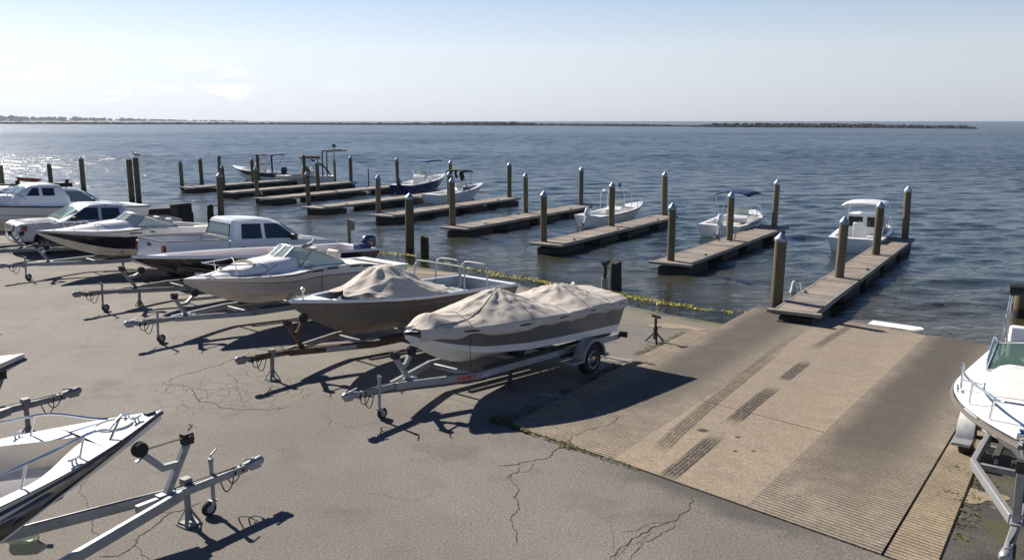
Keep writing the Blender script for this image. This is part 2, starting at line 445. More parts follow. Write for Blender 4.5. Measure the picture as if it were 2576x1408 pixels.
# ---------------------------------------------------------------- concrete boat ramp
def concrete_mat(name, base, dark, ribs, stain):
    m, t, b = new_mat(name); v = ncoord(t)
    u = t.nodes.new('ShaderNodeUVMap'); su = t.nodes.new('ShaderNodeSeparateXYZ'); t.links.new(u.outputs['UV'], su.inputs['Vector'])
    U, V = su.outputs['X'], su.outputs['Y']
    big = nnoise(t, v, .45, 5, .6); mid = nnoise(t, v, 2.6, 6, .65); fine = nnoise(t, v, 60, 2)
    c = nmix(t, mrange(t, mid, .3, .75, 0, .8), base, tuple(x * .70 for x in base))
    c = nmix(t, mrange(t, big, .45, .7, 0, .5), c, tuple(x * y for x, y in zip(base, (1.15, 1.05, .93))))
    # long dark wear down the middle of each lane, and tide staining lower down
    mk = mmath(t, 'MULTIPLY', mrange(t, mmath(t, 'ADD', V, mmath(t, 'MULTIPLY', big, 5)), 2.6, 7.5), stain)
    hump = mmath(t, 'MULTIPLY', mrange(t, mmath(t, 'ADD', U, mmath(t, 'MULTIPLY', mmath(t, 'SUBTRACT', big, .5), .35)), -.05, .25), mrange(t, mmath(t, 'ADD', U, mmath(t, 'MULTIPLY', mmath(t, 'SUBTRACT', mid, .5), .25)), 1.02, .55))
    mk = mmath(t, 'MULTIPLY', mk, mmath(t, 'MAXIMUM', hump, .15))
    c = nmix(t, mk, c, dark)
    grit = nnoise(t, v, 24, 3, .7)
    c = nmix(t, .8, c, mrange(t, fine, .3, .7, .7, 1.3), 'MULTIPLY')
    c = nmix(t, .8, c, mrange(t, grit, .3, .7, .68, 1.32), 'MULTIPLY')
    blot = nnoise(t, v, 1.1, 6, .7)
    c = nmix(t, mrange(t, blot, .5, .72, 0, .4), c, tuple(x * .55 for x in base))
    wet = mrange(t, mmath(t, 'ADD', V, mmath(t, 'MULTIPLY', mid, .8)), 15.3, 16.8)
    c = nmix(t, mmath(t, 'MULTIPLY', wet, .85), c, (.075, .062, .045))
    if ribs:
        wv = mmath(t, 'MULTIPLY', mmath(t, 'ADD', V, mmath(t, 'MULTIPLY', mmath(t, 'SUBTRACT', nnoise(t, v, 1.5, 2), .5), .05)), 2 * math.pi / .092)
        h = mmath(t, 'SINE', wv)
        wear = mrange(t, mid, .25, .6, .45, 1)
        groove = mmath(t, 'MULTIPLY', mrange(t, h, .0, -.6), wear)
        c = nmix(t, mmath(t, 'MULTIPLY', groove, .85), c, tuple(x * .2 for x in base))
        n1 = nbump(t, None, h, .5, .012); nbump(t, b, fine, .4, .008, n1)
    else:
        nbump(t, b, fine, .4, .008)
    t.links.new(c, b.inputs['Base Color'])
    t.links.new(mrange(t, wet, 0, 1, .88, .3), b.inputs['Roughness']); return m
MATS['ramp_ribbed'] = concrete_mat('ramp_ribbed', (.285, .24, .185), (.062, .054, .046), True, .85)
MATS['ramp_smooth'] = concrete_mat('ramp_smooth', (.285, .232, .172), (.21, .172, .13), False, .45)
MATS['ramp_edge'] = concrete_mat('ramp_edge', (.315, .255, .175), (.2, .16, .11), True, .35)
g = MB(); uv = []
bands = [(0, .93, 'ramp_ribbed', 10.4, 0), (1, 1, 'x', 19.5, .012), (2, 1, 'x', 19.5, .012), (3, 1, 'x', 19.5, .012), (4, 1, 'x', 19.5, .012)]
vv = [0, .3, .6] + [1 + .75 * i for i in range(26)]
def ramp_band(name, i0, i1, mat, vmax, label, vmin=0., gap=.012):
    g = MB(); vs_ = [x for x in vv if vmin < x < vmax]; vs_ = [vmin] + vs_ + [vmax]; K = 6
    rows = []
    for x in vs_:
        rows.append([ramp_pt(lerp(i0, i1, gap + (1 - 2 * gap) * k / K) if i1 > i0 else i0, x) for k in range(K + 1)])
    g.grid(rows, flip=True)
    # the slab's own thickness along its sides and head
    n = K + 1
    for col, fl in ([(0, False)] if i0 in (0, 1) else []) + ([(K, True)] if i1 == 5 else []):
        g.grid([[r[col] for r in rows], [r[col] - Vector((0, 0, .13)) for r in rows]], flip=fl)
    g.grid([rows[0], [p - Vector((0, 0, .13)) for p in rows[0]]], flip=True)
    o = g.build(name, mat, angle=20)
    me = o.data; ul = me.uv_layers.new(name='UVMap'); nv = len(vs_) * n
    for lp in me.loops:
        q = lp.vertex_index
        if q < nv: ul.data[lp.index].uv = ((q % n) / K, vs_[q // n])
        else: ul.data[lp.index].uv = (0, me.vertices[q].co.y - 12)
    return tag(o, label, kind='structure')
ramp_band('ramp_kerb_strip', 0, 1, 'ramp_edge', 10.35, 'narrow ribbed concrete strip on the left edge of the ramp', gap=.012)
ramp_band('ramp_ribbed_lane', 1, 2, 'ramp_ribbed', 19.5, 'ribbed concrete lane on the left of the ramp', gap=.0)
ramp_band('ramp_smooth_lane', 2, 3, 'ramp_smooth', 4.03, 'smooth top slab in the middle of the ramp', gap=.0)
ramp_band('ramp_smooth_lane', 2, 3, 'ramp_smooth', 8.6, 'smooth second slab in the middle of the ramp', vmin=4.055, gap=.0)
ramp_band('ramp_smooth_lane', 2, 3, 'ramp_smooth', 12.4, 'smooth third slab in the middle of the ramp', vmin=8.612, gap=.0)
ramp_band('ramp_smooth_lane', 2, 3, 'ramp_smooth', 19.5, 'smooth lowest slab of the ramp running into the water', vmin=12.41, gap=.0)
ramp_band('ramp_ribbed_lane', 3, 3.985, 'ramp_ribbed', 19.5, 'broad ribbed concrete lane on the right of the ramp', gap=.0)
ramp_band('ramp_edge_strip', 4, 5, 'ramp_edge', 19.5, 'pale ribbed concrete strip along the right edge of the ramp', gap=.012)

# ---------------------------------------------------------------- water
def water_mat():
    m, t, b = new_mat('sea_water')
    tc = t.nodes.new('ShaderNodeTexCoord'); P = tc.outputs['Object']
    def mapped(sc, rot):
        mp = t.nodes.new('ShaderNodeMapping'); mp.inputs['Scale'].default_value = sc; mp.inputs['Rotation'].default_value = (0, 0, rot)
        t.links.new(P, mp.inputs['Vector']); return mp.outputs['Vector']
    a = nnoise(t, mapped((.26, .75, 1), R(-6)), 1.0, 3, .5, .4)
    bb = nnoise(t, mapped((.9, 2.0, 1), R(12)), 1.15, 4, .6, .5)
    c = nnoise(t, mapped((1, 1.7, 1), R(-20)), 6.0, 3, .6)
    n = nbump(t, None, bb, 1., .10)
    n = nbump(t, None, c, .9, .022, n)
    def ncol(vec, scale):
        q = t.nodes.new('ShaderNodeTexNoise'); q.inputs['Scale'].default_value = scale; q.inputs['Detail'].default_value = 3; q.inputs['Roughness'].default_value = .6
        t.links.new(vec, q.inputs['Vector']); return q.outputs['Color']
    def vmath(op, x, y):
        q = t.nodes.new('ShaderNodeVectorMath'); q.operation = op
        for i, k in enumerate((x, y)):
            if isinstance(k, tuple): q.inputs[i].default_value = k
            else: t.links.new(k, q.inputs[i])
        return q.outputs[0]
    sl = vmath('ADD', vmath('SUBTRACT', ncol(mapped((.8, 1.6, 1), R(8)), 1.1), (.5, .5, .5)), vmath('SUBTRACT', ncol(mapped((1, 1.5, 1), R(-14)), 4.2), (.5, .5, .5)))
    sx0 = t.nodes.new('ShaderNodeSeparateXYZ'); t.links.new(P, sx0.inputs['Vector'])
    amt = mrange(t, sx0.outputs['Y'], 20, 140, .16, .55)
    amt = mmath(t, 'ADD', amt, mrange(t, sx0.outputs['Y'], 330, 480, 0., .8))
    ck = t.nodes.new('ShaderNodeCombineXYZ'); t.links.new(amt, ck.inputs['X']); t.links.new(amt, ck.inputs['Y'])
    nn_ = t.nodes.new('ShaderNodeVectorMath'); nn_.operation = 'NORMALIZE'
    t.links.new(vmath('ADD', n, vmath('MULTIPLY', sl, ck.outputs[0])), nn_.inputs[0]); n = nn_.outputs[0]
    t.links.new(n, b.inputs['Normal'])
    far = nnoise(t, mapped((.004, .02, 1), 0), 1., 4, .6)
    sx = t.nodes.new('ShaderNodeSeparateXYZ'); t.links.new(P, sx.inputs['Vector'])
    s = mmath(t, 'MULTIPLY', mmath(t, 'ADD', sx.outputs['X'], sx.outputs['Y']), .7071)
    deep = nmix(t, mrange(t, s, 24, 40), (.052, .044, .020), (.026, .036, .034))
    deep = nmix(t, mrange(t, far, .4, .65, 0, .5), deep, (.026, .040, .046))
    t.links.new(deep, b.inputs['Base Color'])
    setp(b, IOR=1.333, Specular_IOR_Level=.42)
    t.links.new(mrange(t, sx.outputs['Y'], 22, 120, .07, .24), b.inputs['Roughness'])
    tr = t.nodes.new('ShaderNodeBsdfTransparent'); tr.inputs['Color'].default_value = (.74, .72, .58, 1)
    gl = t.nodes.new('ShaderNodeBsdfGlossy'); gl.inputs['Roughness'].default_value = .05
    fr = t.nodes.new('ShaderNodeFresnel'); fr.inputs['IOR'].default_value = 1.333
    for q in (gl, fr): t.links.new(n, q.inputs['Normal'])
    ms = t.nodes.new('ShaderNodeMixShader'); t.links.new(fr.outputs[0], ms.inputs[0]); t.links.new(tr.outputs[0], ms.inputs[1]); t.links.new(gl.outputs[0], ms.inputs[2])
    mf = t.nodes.new('ShaderNodeMixShader'); o = t.nodes['Material Output']
    wob = mmath(t, 'MULTIPLY', mmath(t, 'SUBTRACT', bb, .5), .6)
    t.links.new(mrange(t, mmath(t, 'ADD', s, wob), 21.8, 26.2, .06, 1), mf.inputs[0]); t.links.new(ms.outputs[0], mf.inputs[1]); t.links.new(b.outputs[0], mf.inputs[2])
    t.links.new(mf.outputs[0], o.inputs['Surface']); return m
MATS['sea_water'] = water_mat()
import numpy as np
rs = np.random.RandomState(5)
WV = []
for i in range(64):
    lam = .62 * (5.0 / .62) ** (i / 63.) * rs.uniform(.9, 1.1)
    th = math.pi / 2 + R(10) + rs.normal(0, .42)                       # crests lie roughly across the view, wind from the open bay
    WV.append((lam, th, rs.uniform(0, 6.28), .0023 * lam ** .85 * rs.uniform(.5, 1.3) * (1.25 if lam < 4 else .8)))
def waves(X, Y, lmin):
    Z = np.zeros_like(X)
    gust = 1 + .35 * np.sin(X * .031 + 1.7 * np.sin(Y * .021)) * np.sin(Y * .043 + .9 * np.sin(X * .017))
    for lam, th, ph, am in WV:
        k = 2 * math.pi / lam; w_ = min(1., max(0., (lam - lmin) / (lmin * .5 + .01)))
        if w_ <= 0: continue
        q = np.sin(k * (X * math.cos(th) + Y * math.sin(th)) + ph + .8 * np.sin(X * .13 / lam ** .5 + ph * 3))
        Z += am * w_ * (q + .25 * np.cos(2 * np.arcsin(np.clip(q, -1, 1))))
    sh = np.clip(((X + Y) / math.sqrt(2) - 22.0) / 7.5, 0, 1)
    return Z * gust * (.10 + .90 * sh * sh * (3 - 2 * sh))
BANDS = [(-84, 74, 13, 62, .36, .15, .40, 1.), (-150, 150, 61, 150, .8, .30, .8, 1.25), (-340, 340, 148, 430, 1.9, .85, 1.9, 1.9)]
SV, SF, off = [], [], 0
for x0, x1, y0, y1, dx, dy, lmin, gain in BANDS:
    xs = np.linspace(x0, x1, int((x1 - x0) / dx) + 1); ys = np.linspace(y0, y1, int((y1 - y0) / dy) + 1)
    X, Y = np.meshgrid(xs, ys); Z = waves(X, Y, lmin) * gain; Z[0] -= .10; Z[-1] -= .10; Z[:, 0] -= .05; Z[:, -1] -= .05
    nx = len(xs); idx = np.arange(nx * len(ys)).reshape(len(ys), nx)
    keep = ((X + Y) / math.sqrt(2))[:-1, :-1] > 20.5
    F = np.stack([idx[:-1, :-1][keep], idx[:-1, 1:][keep], idx[1:, 1:][keep], idx[1:, :-1][keep]], 1) + off
    SV.append(np.stack([X.ravel(), Y.ravel(), Z.ravel()], 1)); SF.append(F); off += X.size
E_ = 6900.
for x0, x1, y0, y1 in ((-E_, -83.6, -550, 61.5), (73.6, E_, -550, 61.5), (-E_, -149.5, 61.5, 148.5), (149.5, E_, 61.5, 148.5), (-E_, -339.5, 148.5, 429.5), (339.5, E_, 148.5, 429.5), (-E_, E_, 429.5, 6300)):
    SV.append(np.array([(x0, y0, 0), (x1, y0, 0), (x1, y1, 0), (x0, y1, 0)], float)); SF.append(np.array([[0, 1, 2, 3]]) + off); off += 4
me = bpy.data.meshes.new('sea'); me.from_pydata(np.concatenate(SV).tolist(), [], np.concatenate(SF).tolist()); me.materials.append(MATS['sea_water']); me.shade_smooth()
o = bpy.data.objects.new('sea', me); COL.objects.link(o); o.location = (0, 0, WATER_Z)
tag(o, 'rippled grey blue sea reaching to the horizon', kind='structure')

# ---------------------------------------------------------------- floating docks
def dock_wood():
    m, t, b = new_mat('dock_wood')
    gi = t.nodes.new('ShaderNodeNewGeometry'); v = ncoord(t, (1, 1, 1))
    st = nnoise(t, ncoord(t, (3, .5, 1)), 9, 5, .65); mid = nnoise(t, v, .9, 4)
    c = nmix(t, mrange(t, gi.outputs['Random Per Island'], 0, 1), (.18, .15, .12), (.35, .30, .255))
    c = nmix(t, mrange(t, st, .45, .7, 0, .6), c, (.12, .095, .075))
    c = nmix(t, mrange(t, mid, .45, .7, 0, .45), c, (.30, .27, .24))
    t.links.new(c, b.inputs['Base Color']); setp(b, Roughness=.85); nbump(t, b, st, .5, .01); return m
MATS['dock_wood'] = dock_wood()
plain('dock_beam', (.27, .245, .215), .85, dirt=.7, dirtcol=(.09, .08, .065), scale=4, bump=.5, bscale=25, stretch=(.3, 1, 1))
def pile_wood():
    m, t, b = new_mat('pile_wood'); v = ncoord(t, (1, 1, .12))
    st = nnoise(t, v, 16, 5, .6); mid = nnoise(t, ncoord(t, (1, 1, .5)), 2.2, 4)
    c = nmix(t, st, (.075, .062, .036), (.19, .165, .105))
    c = nmix(t, mrange(t, mid, .5, .7, 0, .7), c, (.075, .085, .045))
    sx = t.nodes.new('ShaderNodeSeparateXYZ'); t.links.new(ncoord(t), sx.inputs['Vector'])
    lowm = mrange(t, mmath(t, 'ADD', sx.outputs['Z'], mmath(t, 'MULTIPLY', mmath(t, 'SUBTRACT', mid, .5), .6)), .9, .25)
    c = nmix(t, mmath(t, 'MULTIPLY', lowm, .65), c, (.075, .045, .02))
    oi = t.nodes.new('ShaderNodeObjectInfo'); c = nmix(t, 1., c, nmix(t, oi.outputs['Random'], (.62, .60, .58), (1.25, 1.2, 1.12)), 'MULTIPLY')
    wetm = mrange(t, mmath(t, 'ADD', sx.outputs['Z'], mmath(t, 'MULTIPLY', mmath(t, 'SUBTRACT', st, .5), .3)), .34, .20)
    c = nmix(t, wetm, c, (.018, .015, .009))
    t.links.new(c, b.inputs['Base Color']); setp(b, Roughness=.82); nbump(t, b, st, .8, .012); return m
MATS['pile_wood'] = pile_wood()

DOCKDIR = R(57)
def dock(pn, length, width, label, deck=-.5, wear=0):
    """floating dock: cross planks on two side beams, carried by dark floats; pn = middle of the near end"""
    th = thing('floating_dock', label, 'dock', (pn.x, pn.y, WATER_Z), 'floating docks in a row')
    th.rotation_euler = (0, 0, DOCKDIR)
    zt = deck - WATER_Z; hw = width / 2
    rnd = random.Random(int(length * 100 + pn.x * 7))
    g = MB(); x = .0; n = int(length / .15)
    for i in range(n):
        xx = i * length / n; j = rnd.uniform(-.012, .012)
        g.box((xx + .072, j, zt - .022 + rnd.uniform(-.005, .004)), (length / n - .010, width - .02, .044), Matrix.Rotation(rnd.uniform(-.008, .008), 3, 'Z') @ Matrix.Rotation(rnd.uniform(-.015, .015), 3, 'X'))
    g.build('deck', 'dock_wood', th, angle=0)
    for s in (-1, 1):
        g = MB(); k = max(2, int(length / 4)); 
        for i in range(k):
            g.box(((i + .5) * length / k, s * (hw + .035), zt - .07), (length / k - .006, .07, .15 + rnd.uniform(-.01, .01)))
        g.build('side_beam', 'dock_beam', th, bevel=.008)
    g = MB(); g.box((-.11, 0, zt - .055), (.22, width + .50, .10)); g.build('end_plank', 'dock_beam', th, bevel=.01)
    g = MB(); g.box((length + .05, 0, zt - .055), (.09, width + .22, .13)); g.build('end_plank', 'dock_beam', th, bevel=.01)
    for k in range(3):
        x = length * (.14 + .34 * k + rnd.uniform(-.03, .03)); y = (hw - .12) * rnd.choice((-1, 1)); g = MB()
        g.tube([(x - .13, y, zt + .06), (x - .06, y, zt + .05), (x + .06, y, zt + .05), (x + .13, y, zt + .06)], .018, 6); g.box((x - .05, y, zt + .02), (.03, .03, .06)); g.box((x + .05, y, zt + .02), (.03, .03, .06)); g.build('cleat', 'dark_iron', th)
    nf = max(3, round(length / 3.6)); seg = length / nf
    for i in range(nf):
        g = MB(); l = seg * rnd.uniform(.60, .80); c0 = seg * (i + .5) if 0 < i < nf - 1 else (l / 2 + .04 if i == 0 else length - l / 2 - .04)
        g.box((c0, 0, zt - .23 - .35), (l, width - .06, .70)); g.build('float', 'float_dark', th, bevel=.03)
    return th
def pile(p, h, label, group='capped pilings of the docks', r=.155, cap='cap_metal', name='piling', lean=None, below=2.2, sides=18):
    """round timber pile with a conical cap; p = where it meets deck level, h above it"""
    top = p.z + h - WATER_Z
    th = thing(name, label, 'piling', (p.x, p.y, WATER_Z), group)
    rnd = random.Random(int(p.x * 91 + p.y * 17))
    rk = rnd.uniform(.90, 1.08)
    ln = lean or (rnd.uniform(-.022, .022), rnd.uniform(-.022, .022)); th.rotation_euler = (ln[0], ln[1], rnd.uniform(0, 6))
    ch = .24 if cap else 0
    g = MB(); zs_ = [-below, 0, .3, .9, 1.6, 2.2, top - ch]; zs_ = sorted(z for z in zs_ if z <= top - ch)
    g.lathe([(r * rk * (1.06 - .05 * (z + below) / (top + below)) * rnd.uniform(.985, 1.015), z) for z in zs_], sides)
    g.build('shaft', 'pile_wood', th, angle=50)
    if cap:
        g = MB(); z = top - ch; g.lathe([(r * 1.04, z - .05), (r * 1.09, z - .02), (r * 1.09, z + .05), (r * 1.0, z + .07), (r * .45, z + .17), (.012, z + ch)], sides)
        g.build('cap', cap, th, angle=30)
    return th
ordn = ['first', 'second', 'third', 'fourth', 'fifth', 'sixth', 'seventh', 'eighth', 'ninth']
# near left corner, near right corner, far end in the photograph; length; what tells it apart
DK = [((1963, 777), (2030, 790), 18.7, 1.06, 'long weathered floating dock right beside the concrete ramp'),
      ((1660, 655), (1710, 668), 14.0, 1.30, 'brown plank floating dock under the boat with navy sunshade, second from the ramp'),
      ((1349, 610), (1395, 618), 13.7, 1.25, 'floating dock along the white boat with bare hoops, third from the ramp'),
      ((1122, 570), (1160, 577), 13.8, 1.30, 'empty floating dock with no boat alongside, fourth from the ramp'),
      ((940, 538), (975, 546), 14.0, 1.35, 'floating dock beside the white skiff with black canopy, fifth from the ramp'),
      ((768, 517), (800, 527), 15.0, 1.45, 'floating dock just before the blue boat, sixth from the ramp'),
      ((640, 495), (680, 503), 14.2, 1.5, 'floating dock ending behind the blue boat, seventh from the ramp'),
      ((545, 480), (590, 487), 13.6, 1.5, 'floating dock in front of the grey white boat with black canopy'),
      ((450, 468), (485, 475), 13.0, 1.5, 'farthest floating dock at left, in front of the boat with dark green stripe')]
DOCKS = []
for a, b_, L, wd, lab in DK:
    p = (at(*a, -.5) + at(*b_, -.5)) / 2
    if wd > 1.2: p = at((a[0] + b_[0]) / 2, (a[1] + b_[1]) / 2 - .5, -.5)
    DOCKS.append((p, dock(p + Vector((math.cos(DOCKDIR), math.sin(DOCKDIR), 0)) * .2, L, wd, lab)))
def pil(x, y, top, label, cap='cap_metal', r=.155, z=-.5, **k):
    p = at(x, y, z); d = p.y * CP + (CAM_H - p.z) * SP
    return pile(p, (y - top) * d / FPX / CP, label, r=r, cap=cap, **k)
PL = [(2110, 697, 545, 'piling standing by the middle of the ramp side dock, left of the pilothouse boat', 'cap_metal'),
      (2202, 640, 508, 'piling with dull blue cap just right of the white pilothouse boat', 'cap_metal'),
      (2277, 600, 470, 'white capped piling at the far end of the dock beside the ramp', 'cap_pale'),
      (1687, 655, 512, 'dark brown piling at the near end of the second dock from the ramp', 'cap_metal'),
      (1835, 604, 484, 'piling in front of the boat with navy sunshade', 'cap_metal'),
      (1947, 571, 453, 'piling at the far end of the second dock from the ramp', 'cap_pale'),
      (1368, 607, 482, 'piling at the near end of the third dock from the ramp', 'cap_metal'),
      (1538, 568, 460, 'piling in front of the white boat with bare hoops', 'cap_metal'),
      (1671, 541, 434, 'piling at the far end of the third dock from the ramp', 'cap_metal'),
      (1139, 567, 449, 'piling at the near end of the empty fourth dock', 'cap_metal'),
      (1323, 535, 437, 'piling halfway along the empty fourth dock', 'cap_metal'),
      (1461, 516, 422, 'piling at the far end of the empty fourth dock', 'cap_metal'),
      (952, 535, 441, 'piling at the near end of the fifth dock from the ramp', 'cap_metal'),
      (1130, 514, 433, 'piling in front of the white skiff with black canopy', 'cap_metal'),
      (1281, 496, 410, 'piling at the far end of the fifth dock, right of the white skiff', 'cap_metal'),
      (777, 514, 432, 'piling at the near end of the sixth dock from the ramp', 'cap_metal'),
      (1132, 480, 405, 'piling behind the black canopy of the white skiff', 'cap_metal'),
      (648, 494, 420, 'piling at the near end of the seventh dock from the ramp', 'cap_metal'),
      (801, 475, 405, 'piling in front of the grey white boat with raised arms', 'cap_metal'),
      (1001, 467, 397, 'piling at the far end of the seventh dock, left of the blue boat', 'cap_metal'),
      (563, 473, 416, 'piling at the near end of the eighth dock, right behind the tall shore piling', 'cap_metal'),
      (883, 457, 393, 'piling at the far end of the eighth dock, right of the tall lamp pole', 'cap_metal'),
      (768, 452, 392, 'uncapped piling behind the black canopy of the grey white boat', None),
      (458, 465, 404, 'leftmost piling at the near end of the farthest dock', 'cap_metal'),
      (508, 460, 397, 'piling standing second on the farthest dock', 'cap_metal'),
      (553, 456, 392, 'piling standing third on the farthest dock, behind the tall shore piling', 'cap_dark'),
      (637, 458, 398, 'piling in front of the hull with dark green stripe', 'cap_metal'),
      (651, 450, 390, 'piling behind the cabin of the boat with dark green stripe', None)]
for x, y, tp, lab, cp_ in PL: pil(x, y, tp, lab, cp_)
# piles that stand in open water or on the shore
def shore_pile(x, y, top, label, z, cap='cap_metal', r=.17, group=None, name='piling', **k):
    return pil(x, y, top, label, cap, r, z, group=group or 'tall pilings along the shore', name=name, **k)
shore_pile(1951, 793, 586, 'tall grey capped piling at the corner of the ramp and the near dock', -1.0, 'cap_metal', .18)
shore_pile(1031, 638, 488, 'tall blue capped piling standing in yellow weed at the water line', -1.0, 'cap_metal', .19)
shore_pile(557, 556, 437, 'tall pale capped piling behind the roof of the white pickup', -1.0, 'cap_metal', .19)
shore_pile(2566, 800, 735, 'thick brown piling at the right edge behind the parked boat', -1.0, None, .2)
for x, y, tp, lab, c_ in [(9, 492, 418, 'uncapped piling at the far left edge of the photo', None),
                       (129, 470, 414, 'short piling rising behind the roof of the cabin boat', None),
                       (211, 480, 396, 'tall capped piling rising behind the rear of the white wagon', 'cap_metal'),
                       (333, 512, 404, 'left one of two close pilings behind the silver pickup', None),
                       (350, 512, 400, 'right one of two close pilings, with a gull on top', None)]:
    pil(x, y, tp, lab, c_, .19, WATER_Z, group='pilings in open water at left', lean=(0, 0))
# short dark stumps of old piles
def stump(x, y, top, label, r):
    p = at(x, y, WATER_Z); d = p.y * CP + (CAM_H - p.z) * SP; h = (y - top) * d / FPX
    g = MB(); n = 14; rnd = random.Random(x)
    prof = [(r * 1.05, -1.2), (r, 0), (r * .97, h * .5), (r * .93, h * .9), (r * .8, h)]
    g.lathe(prof, n)
    for v in g.v:
        a = math.atan2(v.y, v.x); k = 1 + .07 * math.sin(a * 3 + v.z * 2 + x) + .05 * math.sin(a * 7 + v.z * 5)
        v.x *= k; v.y *= k
        if v.z > h * .85: v.z += .05 * math.sin(a * 2 + x)
    o = g.build('piling_stump', 'stump_wood', angle=40, loc=(p.x, p.y, WATER_Z))
    return tag(o, label, 'stump', 'old pile stumps by the shore')
stump(1068, 650, 594, 'dark mossy stump standing right of the blue capped shore piling', .2)
stump(1548, 725, 658, 'dark mossy stump beside the iron post with a lamp head', .22)
stump(531, 556, 515, 'dark stump left of the tall pale piling behind the pickup', .2)
stump(478, 556, 533, 'low dark stump with knobby top behind the navy boat', .22)
stump(343, 536, 527, 'tiny dark stump in the water behind the silver pickup', .16)

# ---------------------------------------------------------------- boats: +x runs from bow to stern, z = 0 at the keel
class Hull:
    def __init__(s, L, B, depth, bow, rake=.26, full=2.3, chine=.72, drz=.30, flare=1.0, stern=.95, sheer=2., tmax=.55, keelrise=2.0):
        s.L, s.B, s.depth, s.bow, s.rake, s.full = L, B, depth, bow, rake, full
        s.chine, s.drz, s.flare, s.stern, s.sheer, s.tmax, s.kr = chine, drz, flare, stern, sheer, tmax, keelrise
    def half(s, t):
        f = 1 - (1 - min(1, t / s.tmax)) ** s.full
        if t > s.tmax: f *= lerp(1, s.stern, ((t - s.tmax) / (1 - s.tmax)) ** 1.5)
        return s.B / 2 * max(.012, f)
    def gz(s, t): return s.depth + (s.bow - s.depth) * (1 - t) ** s.sheer
    def kz(s, t):
        if t >= s.rake: return 0.
        return (s.bow - .10) * (1 - t / s.rake) ** s.kr
    def ring(s, t):
        b = s.half(t); zg = s.gz(t); zk = s.kz(t)
        f = 1 - (1 - min(1, t / (s.tmax * 1.35))) ** (s.full * .8)
        bc = min(b * .97, s.B / 2 * s.chine * max(.01, f)); zc = zk + min((zg - zk) * .62, s.drz * (.35 + .65 * min(1, (1 - t) * 1.3)) * (bc / (s.B / 2 * s.chine)) + .03 + (zg - zk) * .3 * max(0, 1 - t / .45))
        return b, zg, zk, bc, zc
    def side(s, t, q):
        """point on the starboard... +y topside, q = 0 chine, 1 gunwale"""
        b, zg, zk, bc, zc = s.ring(t)
        fl = 1 + s.flare * max(0, 1 - t / .6)
        return Vector((s.X(t, lerp(zc, zg, q)), bc + (b - bc) * q ** fl, lerp(zc, zg, q)))
    def X(s, t, z=0):
        x = t * s.L
        if t > .9: x -= (t - .9) / .1 * (1 - z / s.depth) * .16     # transom leans forward at its foot
        return x
    def gun(s, t, inset=0., dz=0., sd=1):
        return Vector((t * s.L + (inset * .6 if t < .03 else 0), sd * max(.006, s.half(t) - inset), s.gz(t) + dz))
    def skin(s, mb, bands, n=44, strakes=True):
        """bands: (q0, q1, material index); bottom uses material bands[0][2]"""
        ts = [(i / n) ** 1.25 for i in range(n + 1)]
        qs = []
        for q0, q1, m in bands:
            k = max(1, round((q1 - q0) * 8))
            for i in range(k): qs.append((lerp(q0, q1, i / k), lerp(q0, q1, (i + 1) / k), m))
        for sd in (1, -1):
            fl = sd < 0
            kb = []
            for t in ts:
                b, zg, zk, bc, zc = s.ring(t); row = []
                for j in range(7):
                    u = j / 6; st = .022 if (strakes and j in (2, 4) and t > .12) else 0
                    row.append(Vector((s.X(t, lerp(zk, zc, u)), sd * bc * u, lerp(zk, zc, u) + .02 * math.sin(u * math.pi) - st)))
                row.append(Vector((s.X(t, zc), sd * (bc + min(.035, bc * .2)), zc + .004))); kb.append(row)
            mb.grid(kb, bands[0][2], flip=fl)
            for q0, q1, m in qs:
                mb.grid([[Vector((p.x, sd * (p.y + (min(.035, p.y * .2) * (1 - q))), p.z)) for q in (q0, q1) for p in (s.side(t, q),)] for t in ts], m, flip=fl)
        # transom
        pts = []
        t = 1.; b, zg, zk, bc, zc = s.ring(t)
        half = [Vector((s.X(1, zk), 0, zk)), Vector((s.X(1, zc), bc, zc))] + [s.side(1, q) for q in (.25, .5, .75, 1)]
        poly = half + [Vector((p.x, -p.y, p.z)) for p in half[:0:-1]]
        mb.add(poly, [tuple(range(len(poly)))], bands[0][2]); return mb
def xform_child(o, parent): o.parent = parent; return o
def rub_rail(h, parent, mat, r=.028, t1=1., dz=-.02):
    for sd in (1, -1):
        g = MB(); g.tube([h.gun(t, -.012, dz, sd) for t in [(i / 40) ** 1.2 * t1 for i in range(41)]], r, 6)
        g.build('rub_rail', mat, parent)
def fore_deck(h, t1, crown, mb, m=0, cap=.0, n=22, trunk=None, dz=.012):
    """closed deck from the bow to t1; trunk(t, f) adds height (f = 0 middle .. 1 edge)"""
    rows = []
    for i in range(n + 1):
        t = (i / n) ** 1.15 * t1; b = h.half(t); z = h.gz(t) + dz; row = []
        for k in range(-10, 11):
            f = k / 10; ff = abs(f)
            zz = z + crown * b * (1 - ff ** 2.2) + (trunk(t, ff) if trunk else 0)
            row.append(Vector((t * h.L, f * b, zz)))
        rows.append(row)
    mb.grid(rows, m); return rows
def side_decks(h, t0, t1, w, mb, m=0, dz=.012, n=26, lip=.03, t0in=None):
    for sd in (1, -1):
        rows = []
        for i in range(n + 1):
            t = lerp(t0, t1, i / n); b = h.half(t); z = h.gz(t) + dz
            ww = w(t) if callable(w) else w
            rows.append([Vector((t * h.L, sd * b, z)), Vector((t * h.L, sd * (b - ww * .5), z + .012)), Vector((t * h.L, sd * max(.01, b - ww), z)), Vector((t * h.L, sd * max(.01, b - ww), z - lip))])
        mb.grid(rows, m, flip=sd < 0)
def hull_y(h, t, z):
    """half width of the outer skin at height z"""
    b, zg, zk, bc, zc = h.ring(t)
    if z >= zg: return b
    if z >= zc:
        fl = 1 + h.flare * max(0, 1 - t / .6); return bc + (b - bc) * ((z - zc) / max(1e-4, zg - zc)) ** fl
    return bc * max(0., (z - zk) / max(1e-4, zc - zk))
